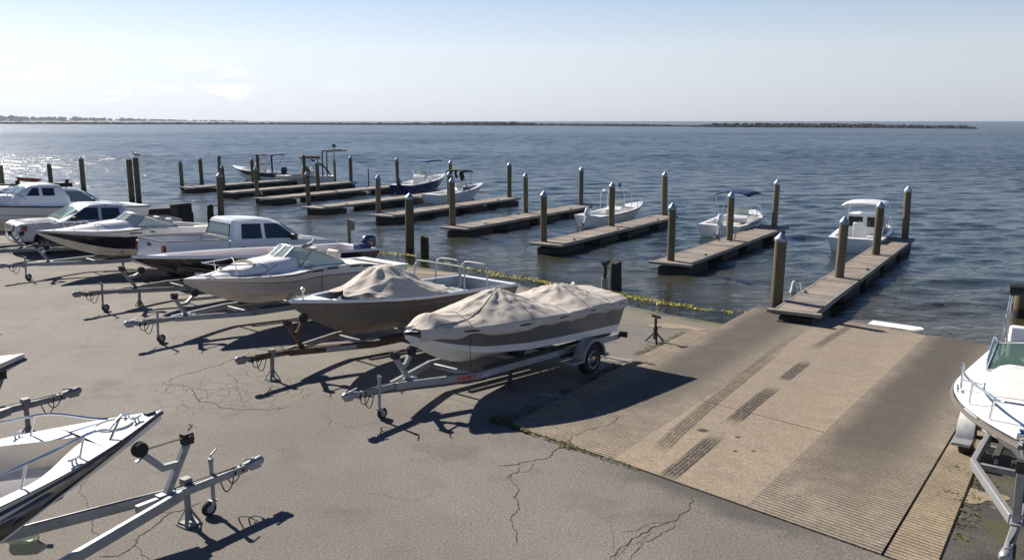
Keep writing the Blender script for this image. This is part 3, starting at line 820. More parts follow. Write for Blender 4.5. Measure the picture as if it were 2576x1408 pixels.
def well(h, t0, t1, w, zf, mb, m_wall=0, m_floor=1, n=22, dz=.012, taper=.05):
    """open cockpit: inner walls and sole between t0 and t1, kept inside the hull"""
    W = (lambda t: w(t) if callable(w) else w)
    def sect(t):
        y = max(.02, h.half(t) - W(t)); z = h.gz(t) + dz; zz = max(zf, h.kz(t) + .10)
        pts = []
        for k in range(5):
            q = k / 4; zk_ = lerp(z, zz, q)
            pts.append((max(.012, min(y - taper * q, hull_y(h, t, zk_ - .02) - .035)), zk_))
        return pts
    S = [(lerp(t0, t1, i / n), sect(lerp(t0, t1, i / n))) for i in range(n + 1)]
    for sd in (1, -1):
        mb.grid([[Vector((t * h.L, sd * y, z)) for y, z in p] for t, p in S], m_wall, flip=sd < 0)
    mb.grid([[Vector((t * h.L, f * p[-1][0], p[-1][1])) for f in (-1, 0, 1)] for t, p in S], m_floor)
    for (t, p), fl in ((S[0], False), (S[-1], True)):
        mb.grid([[Vector((t * h.L, f * y, z)) for f in (-1, 0, 1)] for y, z in p], m_wall, flip=fl)
def stern_cap(h, t0, mb, m=0, dz=.012):
    rows = []
    for t in (t0, 1.):
        b = h.half(t); rows.append([Vector((t * h.L, f * b, h.gz(t) + dz + .0)) for f in (-1, -.5, 0, .5, 1)])
    mb.grid(rows, m)
def windshield(parent, pts_base, pts_top, glassmat='wind_glass', framemat='steel_bright', r=.016, splits=True):
    """panes between two matching polylines (port to starboard), with a metal frame round each"""
    fr = MB(); fr.tube(pts_top, r, 6); fr.tube(pts_base, r, 6)
    n = len(pts_base)
    for i in range(n):
        fr.tube([pts_base[i], pts_top[i]], r * (1.1 if i in (0, n - 1) else .9), 6)
    ws = MB()
    for i in range(n - 1):
        a, b_, c, d = Vector(pts_base[i]), Vector(pts_base[i + 1]), Vector(pts_top[i + 1]), Vector(pts_top[i])
        ws.slab([a, b_, c, d], .006)
    o = fr.build('windshield_frame', framemat, parent)
    ws.build('windshield', glassmat, o, angle=20)
    return o
def cleat(parent, p, s=.1, ang=0, mat='steel_bright'):
    g = MB(); c, sn = math.cos(ang), math.sin(ang); p = Vector(p); d = Vector((c, sn, 0)) * s
    g.tube([p - d + Vector((0, 0, .055)), p - d * .5 + Vector((0, 0, .045)), p + d * .5 + Vector((0, 0, .045)), p + d + Vector((0, 0, .055))], .013, 6)
    for k in (-.35, .35): g.tube([p + d * k - Vector((0, 0, .01)), p + d * k + Vector((0, 0, .045))], .012, 6)
    return g.build('cleat', mat, parent)
def bow_rail(parent, h, t0, t1, ht, inset=.1, posts=(.2, .5, .8), mat='steel_bright', r=.015, join=True, dz=.02, lean=0.):
    n = 16
    def path(sd):
        return [h.gun(lerp(t0, t1, i / n), inset, dz + ht * (sstep(0, .12, (1 - i / n)) if not join or True else 1), sd) for i in range(n + 1)]
    a = path(1); b = path(-1)
    g = MB()
    if join: pts = a[::-1] + b
    if join: g.tube(catmull(pts[::2], 3), r, 6)
    else:
        for q in (a, b): g.tube(q, r, 6)
    for sd in (1, -1):
        for f in posts:
            t = lerp(t0, t1, f); top = h.gun(t, inset, dz + ht * sstep(0, .12, 1 - f), sd)
            g.tube([h.gun(max(.02, t + .012), inset + .01, -.01, sd), top], r * .85, 6)
    return g.build('bow_rail', mat, parent)
def outboard(parent, x, z, y=0., s=1., cowl='outboard_black', tilt=0., decal=None, name='outboard_motor'):
    """outboard engine: cowl, midsection, lower unit with propeller; hangs aft of x, bracket at height z"""
    rot = Matrix.Rotation(tilt, 3, 'Y'); org = Vector((x, y, z))
    def P(p): return org + rot @ (Vector(p) * s)
    g = MB(); prof = [(-.02, .10, .13, .20), (.05, .20, .16, .30), (.2, .30, .19, .36), (.40, .32, .19, .36), (.55, .28, .17, .33), (.63, .20, .13, .24), (.66, .1, .07, .12)]
    rows = []
    for zz, _, hw, hl in prof:
        row = []
        for k in range(17):
            a = 2 * math.pi * k / 16; ca, sa = math.cos(a), math.sin(a)
            ex = lambda v: math.copysign(abs(v) ** .6, v)
            row.append(P((.18 + hl * ex(ca) + (.05 if zz > .5 else 0), hw * ex(sa), zz)))
        rows.append(row)
    g.grid(rows, flip=True); g.add(rows[-1][:-1], [tuple(range(16))])
    o = g.build(name, cowl, parent, angle=45)
    g = MB()
    for (xx, zz, sx, sy, sz) in ((.16, -.14, .30, .18, .30), (.17, -.50, .20, .09, .5)):
        g.box(P((xx, 0, zz)), (sx * s, sy * s, sz * s), rot, taper=1.15)
    g.box(P((-.02, 0, -.08)), (.10 * s, .30 * s, .34 * s), rot)
    g.build('midsection', cowl, o, bevel=.015)
    g = MB(); g.slab([P((.0, .13, -.72)), P((.42, .13, -.72)), P((.42, -.13, -.72)), P((.0, -.13, -.72))], .015)
    g.tube([P((.0, 0, -.90)), P((.06, 0, -.90)), P((.3, 0, -.90)), P((.42, 0, -.90))], [.02 * s, .055 * s, .06 * s, .03 * s], 10)
    g.box(P((.18, 0, -.80)), (.2 * s, .05 * s, .22 * s), rot); g.add([P((.12, .008, -.95)), P((.28, .008, -.95)), P((.22, 0, -1.12)), P((.12, -.008, -.95)), P((.28, -.008, -.95))], [(0, 1, 2), (3, 2, 4), (0, 3, 4, 1), (0, 2, 3), (1, 4, 2)])
    g.build('lower_unit', cowl, o)
    g = MB()
    for k in range(3):
        a = k * 2.094; d = Vector((0, math.cos(a), math.sin(a))); e = Vector((0, -math.sin(a), math.cos(a)))
        q = [Vector((.43, 0, -.9)) + d * .04 - e * .03, Vector((.40, 0, -.9)) + d * .17 - e * .08, Vector((.47, 0, -.9)) + d * .17 + e * .08, Vector((.45, 0, -.9)) + d * .04 + e * .03]
        g.slab([P(v) for v in q], .012)
    g.build('propeller', 'dark_iron', o)
    if decal:
        for sd in (1, -1):
            g = MB(); yy = sd * .196
            q = [P((.06, yy, .22)), P((.30, yy, .22)), P((.30, yy, .38)), P((.06, yy, .38))]
            g.slab(q if sd < 0 else q[::-1], .006); g.build('decal', decal, o)
    return o
def steering(parent, p, ang=-.6):
    g = MB(); rot = Matrix.Rotation(ang, 3, 'Y'); p = Vector(p)
    ring = [p + rot @ Vector((0, .17 * math.cos(a), .17 * math.sin(a))) for a in [k * math.pi / 8 for k in range(16)]]
    g.tube(ring, .014, 6, closed=True)
    for k in (0, 5, 11): g.tube([p, ring[k]], .01, 6)
    g.tube([p, p + rot @ Vector((-.2, 0, 0))], .02, 6)
    return g.build('steering_wheel', 'black_plastic', parent)
def seat(parent, x, y, z, w=.5, back=.5, mat='vinyl_cream', facing=1):
    g = MB(); g.box((x, y, z + .2), (.48, w, .4)); o = g.build('seat', mat, parent, bevel=.04)
    g = MB(); g.box((x + facing * .24, y, z + .4 + back / 2 - .05), (.12, w, back), Matrix.Rotation(facing * .15, 3, 'Y')); g.build('seat_back', mat, o, bevel=.05)
    return o

# ---------------------------------------------------------------- trailers: +x runs from the coupler aft
def wheel(parent, x, y, r=.33, wd=.20, rim='chrome', axis=1):
    rot = Matrix.Rotation(math.pi / 2, 3, 'X'); c = (x, y, r)
    g = MB(); R0 = r * .60
    g.lathe([(R0, -wd / 2), (r * .86, -wd / 2), (r * .96, -wd * .42), (r, -wd * .28), (r * .985, -wd * .1), (r * .985, wd * .1), (r, wd * .28), (r * .96, wd * .42), (r * .86, wd / 2), (R0, wd / 2)], 28, rot, c=c)
    o = g.build('wheel', 'rubber', parent, angle=30)
    g = MB(); sgn = -axis    # the lathe axis maps z to -y
    for e in ((R0 * 1.0, .46), (R0 * .86, .36)): pass
    g.lathe([(R0 * 1.02, -wd * .50), (R0 * 1.02, wd * .50)], 28, rot, c=c)
    zf = axis * -1 * wd * .52
    g.lathe([(R0 * 1.03, zf * .9), (R0 * .98, zf * 1.03), (R0 * .86, zf), (R0 * .80, zf * .55), (R0 * .45, zf * .72), (R0 * .36, zf * .98), (R0 * .12, zf * 1.02), (.004, zf * 1.02)], 28, rot, c=c)
    ri = g.build('rim', rim, o, angle=35)
    g = MB()
    for k in range(5):
        a = k * 2 * math.pi / 5; p = Vector((x + math.cos(a) * R0 * .62, y + axis * wd * .34, r + math.sin(a) * R0 * .62))
        g.lathe([(R0 * .13, 0), (R0 * .13, .012), (.002, .013)], 8, Matrix.Rotation(-axis * math.pi / 2, 3, 'X'), c=p)
    g.build('wheel_hole', 'black_plastic', o); return o
def fender(parent, x, y, r=.43, wd=.26, mat='galvanised', z0=.33):
    g = MB(); rows = []
    for i in range(19):
        a = math.pi * (i / 18); rr = r
        px, pz = x - math.cos(a) * rr * 1.06, z0 + math.sin(a) * rr
        e = .03
        rows.append([Vector((x - math.cos(a) * (rr - .05), y - wd / 2, z0 + math.sin(a) * (rr - .05))), Vector((px, y - wd / 2 + .01, pz)), Vector((px, y - wd * .2, pz + .015)), Vector((px, y + wd * .2, pz + .015)), Vector((px, y + wd / 2 - .01, pz)), Vector((x - math.cos(a) * (rr - .05), y + wd / 2, z0 + math.sin(a) * (rr - .05)))])
    g.grid(rows, flip=True)
    o = g.build('fender', mat, parent, angle=50, solid=.012)
    # step plates fore and aft of the fender
    for xx, l in ((x - r * 1.06 - .15, .36), (x + r * 1.06 + .05, .14)):
        g = MB(); g.box((xx, y, z0 + .03), (l, wd, .05)); g.build('fender_step', mat, o, bevel=.006)
    return o
def jack_wheel(parent, x, y, zb, mat='galvanised', yaw=0., drop=0.):
    g = MB(); g.tube([(x, y, zb + .20), (x, y, .17)], .028, 8); g.tube([(x, y, zb + .2), (x - .0, y, zb + .26)], .035, 8)
    g.tube([(x, y, zb + .25), (x - .02, y - .02, zb + .29), (x - .16, y - .1, zb + .31)], .011, 6)
    for sd in (1, -1): g.bar((x + .0, y + sd * .035, .19), (x + .07, y + sd * .035, .10), .012, .06)
    g.box((x + .01, y, .19), (.09, .09, .02))
    o = g.build('jack', mat, parent)
    rot = Matrix.Rotation(math.pi / 2, 3, 'X')
    g = MB(); g.lathe([(.05, -.03), (.088, -.032), (.10, -.018), (.10, .018), (.088, .032), (.05, .03)], 20, rot, c=(x + .07, y, .10)); w_ = g.build('jack_wheel', 'rubber', o)
    g = MB(); g.lathe([(.052, -.034), (.052, .034)], 16, rot, c=(x + .07, y, .10)); g.build('rim', mat, o)
    return o
def jack_foot(parent, x, y, zb, mat='galvanised_dull', tripod=True, name='jack'):
    g = MB(); g.box((x, y, zb / 2 + .10), (.06, .06, zb - .02)); g.tube([(x, y, zb * .45), (x, y, .05)], .022, 8)
    g.box((x, y, zb + .06), (.11, .12, .16)); 
    if tripod:
        for k in range(4):
            a = math.pi / 4 + k * math.pi / 2; d = Vector((math.cos(a), math.sin(a), 0))
            g.bar(Vector((x, y, .22)) + d * .02, Vector((x, y, .015)) + d * .14, .05, .014)
        g.box((x, y, .012), (.24, .22, .024))
    else: g.lathe([(.10, 0), (.10, .015), (.04, .04)], 12, c=(x, y, 0))
    return g.build(name, mat, parent, bevel=.004)
def trailer(label, L=7.4, dw=5.9, z=.5, apex=1.05, spread=2.75, hw=.62, mat='galvanised', jack='wheel', jx=.62, foot_x=None, post_x=1.35, winch=True,
            hullz=.60, bowpt=(1.4, 1.3), track=1.0, wr=.33, fend=True, stickers=None, winch_strap=True, legs_mat=None, post_mat=None, name='boat_trailer', chains=True, bunk_y=.48, wheels=True, rear_jacks=(), postlean=-.30, postlen=.52):
    t = thing(name, label, 'trailer', group='trailers under the parked boats')
    lm = legs_mat or mat; pm = post_mat or mat
    rnd = random.Random(len(label) * 31 + int(L * 100))
    # tongue
    g = MB(); g.bar((.16, 0, z), (apex + .55, 0, z), .085, .10); g.build('tongue', lm, t, bevel=.01)
    g = MB(); g.tube([(-.10, 0, z + .02), (-.06, 0, z + .03), (.02, 0, z + .025), (.20, 0, z + .015)], [.045, .066, .062, .052], 12)
    g.box((.02, 0, z - .035), (.16, .07, .05)); g.bar((.05, 0, z + .09), (.20, 0, z + .12), .03, .018); g.box((.06, 0, z + .075), (.05, .05, .05))
    g.build('coupler', mat, t, bevel=.006)
    # two rails: splayed legs then straight
    for sd in (1, -1):
        g = MB(); pts = [(apex, sd * .06, z), (spread, sd * hw, z), (L, sd * hw, z - .0)]
        g.bar(pts[0], pts[1], .075, .125); g.bar(Vector(pts[1]) - Vector((.03, 0, 0)), pts[2], .075, .125)
        g.build('frame_rail', mat if sd > 0 else (legs_mat or mat), t, bevel=.01)
    for x in (spread + .05, (spread + dw) / 2, dw - .2, L - .06):
        g = MB(); dip = .0; g.bar((x, -hw + .03, z - .03), (x, hw - .03, z - .03), .07, .09); g.build('crossmember', mat, t, bevel=.008)
    for sd in (1, -1):
        g = MB(); g.bar((spread + .3, sd * bunk_y, hullz - .03), (L - .15, sd * bunk_y, hullz - .03), .09, .06); g.build('bunk', 'dark_rope', t, bevel=.01)
        g = MB()
        for x in (spread + .4, (spread + dw) / 2, dw - .2, L - .3): g.bar((x, sd * bunk_y, z - .05), (x, sd * bunk_y, hullz - .06), .05, .05)
        g.build('bunk_bracket', mat, t)
    # winch post with an arm carrying the bow stop
    if winch:
        bx, bz = bowpt; tx = post_x + postlen * math.sin(postlean); tz = z + postlen * math.cos(postlean)
        g = MB(); g.bar((post_x, 0, z + .03), (tx, 0, tz), .075, .085, up=(0, 1, 0)); g.box((post_x, 0, z + .065), (.22, .12, .02))
        o = g.build('winch_post', pm, t, bevel=.008)
        mx_, mz_ = lerp(post_x, tx, .62), lerp(z, tz, .62)
        ax, az = lerp(mx_, bx, .45), mz_ + .02
        g = MB(); g.bar((mx_, 0, mz_), (ax, 0, az), .07, .075); g.bar((ax - .02, 0, az), (bx - .10, 0, bz - .08), .07, .075); g.build('bow_arm', pm, o, bevel=.006)
        g = MB(); g.lathe([(.03, -.055), (.085, -.05), (.095, -.02), (.075, 0), (.095, .02), (.085, .05), (.03, .055)], 18, Matrix.Rotation(math.pi / 2, 3, 'X'), c=(bx - .06, 0, bz)); g.build('bow_roller', 'rubber', o)
        g = MB(); g.box((tx, 0, tz + .05), (.13, .11, .14)); g.tube([(tx, -.10, tz + .06), (tx, .10, tz + .06)], .045, 10); g.tube([(tx, -.09, tz + .06), (tx - .04, -.11, tz + .06), (tx - .16, -.12, tz + .14), (tx - .16, -.19, tz + .14)], .012, 6)
        g.build('winch', 'dark_iron', o, bevel=.006)
        if winch_strap:
            g = MB(); g.bar((tx + .03, 0, tz + .07), (bx + .02, 0, bz - .02), .05, .008); g.build('winch_strap', 'dark_rope', o)
    if jack == 'wheel': jack_wheel(t, jx, -.09, z, mat)
    elif jack == 'foot': jack_foot(t, jx, -.0, z - .02, mat)
    if foot_x: jack_foot(t, foot_x, -.10, z - .02, 'galvanised_dull')
    for (x, y) in rear_jacks: jack_foot(t, x, y, z - .08, 'dark_iron', True, 'support_stand')
    if wheels:
        g = MB(); g.tube([(dw, -track, wr), (dw, track, wr)], .035, 8)
        for sd in (1, -1): g.bar((dw - .55, sd * hw, z - .10), (dw + .55, sd * hw, z - .10), .06, .05); g.bar((dw, sd * hw, wr), (dw, sd * hw, z - .06), .06, .08)
        g.build('axle', 'dark_iron', t)
        for sd in (1, -1):
            wheel(t, dw, sd * track, wr, axis=sd)
            if fend: fender(t, dw, sd * track, wr + .105, .27, mat, wr)
    for sd in (1, -1):
        g = MB(); g.box((L + .03, sd * (hw + .12), z + .06), (.07, .2, .13)); o = g.build('tail_light', 'black_plastic', t, bevel=.008)
        g = MB(); g.box((L + .068, sd * (hw + .12), z + .06), (.012, .17, .10)); g.build('lens', 'tail_red', o)
    g = MB(); g.tube([(L - .05, hw, z), (L + .05, hw, z)], .05, 8); g.tube([(L - .05, -hw, z), (L + .05, -hw, z)], .05, 8); g.build('guide_roller', 'rubber', t)
    if stickers:
        for (x, wdt, m_) in stickers:       # on the outer face of the rail nearest the camera (-y), placed along the splayed leg or straight part
            def pt(xx): return Vector((xx, -hw - .0405, z)) if xx > spread else Vector((xx, lerp(-.06, -hw, (xx - apex) / (spread - apex)) - .043, z))
            a, b_ = pt(x), pt(x + wdt); zz = Vector((0, 0, .042))
            g = MB(); g.slab([a - zz, b_ - zz, b_ + zz, a + zz], .004); g.build('sticker', m_, t)
    if chains:
        g = MB()
        for k in (0, 2):
            x0 = .22 + k * .05; pts = [Vector((x0, -.05, z - .02)), Vector((x0 + .02, -.07, z - .13 - .03 * k)), Vector((x0 + .13, -.06, z - .17 - .04 * k)), Vector((x0 + .22, -.05, z - .03))]
            g.tube(catmull(pts, 5), .009, 5)
        g.tube([(.24, 0, z + .06), (.24, -.055, z + .03), (.24, -.055, z - .06), (.24, 0, z - .065), (.24, .055, z), (.24, 0, z + .06)], .012, 5)
        g.tube([(.36, 0, z + .06), (.36, -.055, z + .03), (.36, -.055, z - .06), (.36, 0, z - .065), (.36, .055, z), (.36, 0, z + .06)], .012, 5)
        g.build('safety_chain', 'dark_iron', t)
        g = MB(); g.tube(catmull([(.3, .0, z + .058), (.7, -.03, z + .06), (apex, -.04, z + .07), (apex + .6, -.22, z + .07), (spread, -hw + .02, z + .065)], 6), .008, 5); g.build('wiring', 'black_plastic', t)
    return t
class Row:
    """ground frame of one trailer: origin under the coupler, heading aft"""
    def __init__(s, tong, zt, heading, dw):
        q = at(*tong, zt); s.q = q; s.h = heading; a = R(heading)
        d = Vector((math.cos(a), math.sin(a), 0)); f = q + d * dw; j = q + d * .6
        z0 = ground_z(j.x, j.y); z1 = ground_z(f.x, f.y)
        s.pitch = math.atan2(z0 - z1, dw - .6)
        s.org = Vector((q.x, q.y, z0 + .6 * math.tan(s.pitch)))
    def put(s, o, x=0., z=0., y=0., extra=0.):
        a = R(s.h); cpp, spp = math.cos(s.pitch), math.sin(s.pitch)
        d = Vector((math.cos(a), math.sin(a), 0)); up = Vector((0, 0, 1)); lat = Vector((-math.sin(a), math.cos(a), 0))
        ax = d * cpp - up * spp; az = up * cpp + d * spp
        return pose(o, s.org + ax * x + az * z + lat * y, s.h, s.pitch + extra)

# ---------------------------------------------------------------- boats parked on trailers
def drape(parent_name, label, rows, mat='canvas', cat='boat cover', thick=.008, name='boat_cover'):
    g = MB(); g.grid(rows)
    o = g.build(name, mat, angle=60)
    k = o.modifiers.new('thickness', 'SOLIDIFY'); k.thickness = thick; k.offset = -1
    return tag(o, label, cat)
def blur_noise(x, y, s, seed=0):
    return noise.noise(Vector((x * s, y * s, seed * 7.3)))

# --- nearest boat, wholly covered
RW6 = Row((872, 1005), .5, 52, 5.9)
HB = .595; BX6 = 1.30
h6 = Hull(6.0, 2.02, .80, .80, rake=.30, full=2.5, chine=.78, drz=.22, flare=.7, stern=.93, keelrise=1.9)
b6 = thing('covered_boat', 'grey and white motorboat under a tied tan cover, nearest the ramp', 'boat')
g = MB(); h6.skin(g, [(0, .10, 0), (.10, .24, 0), (.24, 1, 1)]); g.build('hull', ['gelcoat_white', 'hull_taupe'], b6, angle=28)
rub_rail(h6, b6, 'rub_black', .022)
g = MB(); fore_deck(h6, 1., .02, g, n=30); g.build('deck', 'gelcoat_white', b6)
cleat(b6, h6.gun(.02, .06, .03), .09)
g = MB(); g.tube([(5.62, .25, .86), (5.62, .25, 1.08)], .035, 8); g.tube([(5.62, .25, 1.08), (5.6, .25, 1.10)], .04, 8); g.build('flag_socket', 'gelcoat_white', b6)
g = MB(); g.tube([(.14, 0, .60), (.10, 0, .50), (.20, 0, .46)], .014, 6); g.build('bow_eye', 'steel_bright', b6)
RW6.put(b6, BX6, HB)
def cov6(x, f, full=False):
    """cover surface in the boat's own frame; |f| <= 1 on top, up to 1.35 down the side"""
    t = max(.0, min(1., x / 6.0)); b = h6.half(max(t, .015)) + .035; zg = h6.gz(t) + .035
    ridge = 0
    for px, ht, wl, wr in ((2.55, .49, 1.45, 1.05), (4.62, .38, .95, 1.2), (.55, .22, .35, .9), (5.6, .12, .7, .6)):
        d = (x - px) / (wl if x < px else wr); ridge = max(ridge, ht * math.exp(-abs(d) ** 1.35 * 1.25))
    ridge = max(ridge, .10 + .06 * math.sin(x * 1.3)) * sstep(.18, .55, x)
    a = abs(f)
    if a <= 1:
        p = 1.15 + .8 * min(1, abs(x - 2.55) * .5, abs(x - 4.62) * .8)
        k = 1 - a ** p
        z = zg + ridge * k; y = f * b
        for px, py, am, nf in ((2.55, 0, .022, 11), (4.62, 0, .015, 9)):
            dx, dy = x - px, y - py; r = math.hypot(dx, dy)
            w_ = sstep(.05, .3, r) * math.exp(-r * 1.15)
            z += am * w_ * 1.5 * (math.sin(math.atan2(dy, dx) * nf + 2.1 * blur_noise(x, y, 1.1, 2)) * .7 + abs(math.sin(math.atan2(dy, dx) * nf * .5 + 1)) * .6) * (1 - a ** 6)
        z += (.020 * blur_noise(x * .8 + f, y * 2.2, 2.0, 1) + .010 * blur_noise(x, y, 6.0, 3)) * (1 - a ** 8)
        rd = 1 - abs(blur_noise(x * 1.2 + y * .7, y * 1.1 - x * .4, 1.7, 9)); z += .018 * (max(0, rd - .72) / .28) ** 2 * (1 - a ** 4)
        rd = 1 - abs(blur_noise(x - y * .8, y + x * .5, 3.1, 11)); z += .007 * (max(0, rd - .75) / .25) ** 2 * (1 - a ** 4)
        for sx in (1.05, 2.45, 3.55, 4.4, 5.3):      # the cover is pulled in where the ties run
            z -= .022 * math.exp(-((x - sx - .25 * (1 - a)) / .07) ** 2) * (1 - .6 * a)
        return Vector((x, y, z))
    e = (a - 1) / .35
    sc = .145 + .018 * math.sin(x * 3.7 + (2 if f > 0 else 0)) + .012 * math.sin(x * 9.1) + .022 * blur_noise(x, f, 3, 4)
    for sx in (1.05, 2.45, 3.55, 4.4, 5.3): sc -= .03 * math.exp(-((x - sx) / .16) ** 2)
    billow = .045 * (max(0., math.sin(e * math.pi)) ** .8) * (.7 + .5 * math.sin(x * 5.3 + f)) + .02 * math.sin(x * 11) * e
    pt = h6.side(t, max(0., 1 - sc * e / .62))
    return Vector((x, math.copysign(max(pt.y, b - .05) + .022 + billow, f), zg - sc * e * 1.15 + .0))
rows = []
for i in range(201):
    x = .20 + i / 200 * 5.82
    rows.append([cov6(x, -1.35 + 2.7 * j / 110) for j in range(111)])
c6 = drape('c6', 'tan canvas cover tied over the nearest boat, with two tent peaks', rows)
RW6.put(c6, BX6, HB)
g = MB()
for sx in (1.05, 2.45, 3.55, 4.4, 5.3):
    g.tube([cov6(sx + .25 * (1 - min(1, abs(f))), f) + Vector((0, 0, .008)) for f in [-1.34 + 2.68 * j / 40 for j in range(41)]], .009, 5)
    for sd in ((-1, 1) if sx in (1.05, 4.4) else ()):
        e = cov6(sx, sd * 1.35); g.tube([e, Vector((sx + .04, sd * (h6.half(sx / 6) * .86 + .03), .45)), Vector((sx + .02, sd * .64, .02))], .007, 5)
g.tube([cov6(.42 + (2.1) * j / 30, -.9 + .9 * j / 30) + Vector((0, 0, .01)) for j in range(31)], .010, 5)
o = g.build('tie_rope', 'dark_rope', c6)
for f0 in (-.42, .42):
    g = MB(); g.tube([cov6(.4 + i / 80 * 5.5, f0) + Vector((0, 0, .004)) for i in range(81)], .006, 4); g.build('seam', 'canvas_seam', c6)
g = MB(); g.tube([cov6(.21 + i / 120 * 5.78, -1.34) + Vector((0, -.004, .004)) for i in range(121)], .008, 4); g.build('hem', 'canvas_seam', c6)
T6 = trailer('galvanised trailer with chrome wheel under the covered boat nearest the ramp', L=7.55, dw=5.8, spread=2.6, hullz=HB, bowpt=(1.52, 1.05), post_x=1.42, postlen=.60, postlean=-.62,
             stickers=[(2.15, .36, 'sticker_red'), (2.62, .30, 'sticker_magenta'), (2.95, .2, 'sticker_pale'), (4.5, .6, 'sticker_pale')], rear_jacks=((3.6, -.58),), track=.98)
RW6.put(T6)

# --- open grey boat with a tarp over its middle
RW5 = Row((602, 912), .5, 50, 5.6); BX5 = 1.13
h5 = Hull(5.95, 2.0, .80, .92, rake=.33, full=2.1, chine=.70, drz=.34, flare=.8, stern=.97, keelrise=1.7)
b5 = thing('open_boat', 'grey brown open boat with white gunwale and metal hoops, half covered by a tarp', 'boat')
g = MB(); h5.skin(g, [(0, .5, 0), (.5, 1, 0)]); 
g.build('hull', 'hull_grey', b5, angle=28)
g = MB()
for sd in (1, -1): g.tube([h5.side(t, .68) + Vector((0, .014, 0)) if sd > 0 else Vector((h5.side(t, .68).x, -h5.side(t, .68).y - .014, h5.side(t, .68).z)) for t in [i / 30 for i in range(31)]], .014, 5)
g.build('hull_crease', 'hull_taupe', b5)
rub_rail(h5, b5, 'gelcoat_bright', .036, dz=0)
g = MB(); fore_deck(h5, .13, .04, g, n=10); side_decks(h5, .13, .985, .10, g); stern_cap(h5, .965, g); g.build('gunwale', 'gelcoat_white', b5)
g = MB(); well(h5, .13, .965, .10, .34, g); g.build('interior', ['aluminium_inside', 'nonskid_grey'], b5)
for x, zt, l in ((4.0, .62, .42), (4.95, .58, .55)):
    g = MB(); w_ = 2 * (h5.half(x / 5.95) - .17); g.box((x, 0, zt), (l, w_, .05)); g.box((x - l / 2 + .03, 0, zt - .14), (.03, w_, .24)); g.box((x + l / 2 - .03, 0, zt - .14), (.03, w_, .24)); g.build('bench', 'aluminium_inside', b5, bevel=.01)
g = MB(); g.box((2.1, .05, .66), (.9, .55, .5)); g.build('console', 'gelcoat_white', b5, bevel=.06)
g = MB(); g.box((1.5, .0, .74), (.5, .62, .10)); g.build('bow_seat', 'aluminium_inside', b5, bevel=.03)
for x, y0, y1 in ((4.15, -.82, .82), (4.9, .05, .85), (4.9, -.85, .0)):
    g = MB(); zt = 1.34; pts = [Vector((x, y0, .72)), Vector((x, y0, zt - .16)), Vector((x + .03, y0 + .05, zt - .05)), Vector((x + .04, y0 + .16, zt)), Vector((x + .04, y1 - .16, zt)), Vector((x + .03, y1 - .05, zt - .05)), Vector((x, y1, zt - .16)), Vector((x, y1, .72))]
    g.tube(catmull(pts, 4), .019, 8); g.build('metal_hoop', 'galvanised', b5)
cleat(b5, (.25, 0, .96), .1); cleat(b5, (.85, -.48, .93), .08, .5)
g = MB(); g.tube([(.30, 0, .9), (.30, 0, 1.08)], .022, 8); g.lathe([(.03, 0), (.045, .03), (.04, .07), (.01, .09)], 10, c=(.30, 0, 1.08)); g.build('bow_light', 'steel_bright', b5)
g = MB(); g.tube([(1.25, .62, .9), (1.25, .62, 1.22)], .012, 6); g.build('rod_holder', 'dark_iron', b5)
RW5.put(b5, BX5, HB)
def cov5(x, f):
    t = x / 5.95; b = h5.half(t) - .0; zg = h5.gz(t) + .03
    xs = [(1.25, .00), (1.7, .16), (2.15, .52), (2.5, .60), (2.95, .45), (3.3, .22), (3.9, .02), (4.5, -.10)]
    r = xs[-1][1]
    for (a, ha), (c_, hc) in zip(xs, xs[1:]):
        if a <= x <= c_: r = lerp(ha, hc, (x - a) / (c_ - a)); break
    a = abs(f); k = 1 - a ** 1.45
    y = f * b
    z = zg + r * k - (.05 if a > .97 else 0)
    dx, dy = x - 2.4, y; rr = math.hypot(dx, dy)
    z += .034 * sstep(.06, .35, rr) * math.exp(-rr * .8) * math.sin(math.atan2(dy, dx) * 9 + 2 * blur_noise(x, y, 1.2, 5)) * (1 - a ** 5)
    rd = 1 - abs(blur_noise(x * .9 + y * .6, y * 1.2, 1.9, 9)); z += .025 * (max(0, rd - .72) / .28) ** 2 * (1 - a ** 4)
    z += .028 * blur_noise(x, y * 1.5, 2.4, 6) * (1 - a ** 6) + .012 * blur_noise(x, y, 7, 8)
    return Vector((x, y, z))
rows = []
for i in range(91):
    row = []
    for j in range(61):
        f = -1.03 + 2.06 * j / 60
        x0 = 1.32 + .38 * abs(f) ** 1.5 * (1 if f < 0 else .5) + .08 * math.sin(f * 7); x1 = 4.35 - .75 * abs(f - .15) ** 1.3 + .10 * math.sin(f * 9 + 1)
        row.append(cov5(lerp(x0, x1, i / 90), f))
    rows.append(row)
c5 = drape('c5', 'crumpled tan tarp hanging over the middle of the grey open boat', rows, name='tarp', cat='tarp')
RW5.put(c5, BX5, HB)
g = MB(); rnd = random.Random(3)
for s0, s1 in ((1.35, 2.4), (1.5, 2.2), (3.0, 3.9)):
    pts = [Vector((lerp(s0, s1, i / 9), -h5.half(lerp(s0, s1, i / 9) / 5.95) + .07 + rnd.uniform(-.06, .06), h5.gz(.4) + .05 + rnd.uniform(-.01, .03))) for i in range(10)]
    g.tube(catmull(pts, 4), .012, 5)
o = g.build('tie_rope', 'rope', c5)
T5 = trailer('rusty brown boat trailer with a plain foot jack under the grey open boat', L=7.1, dw=5.6, mat='galvanised_dull', legs_mat='rusty_steel', post_mat='rusty_steel', jack='foot', jx=.70, hullz=HB, bowpt=(1.50, 1.14), post_x=1.42, postlen=.66, postlean=-.58, stickers=[(1.75, .62, 'sticker_pale')])
RW5.put(T5)

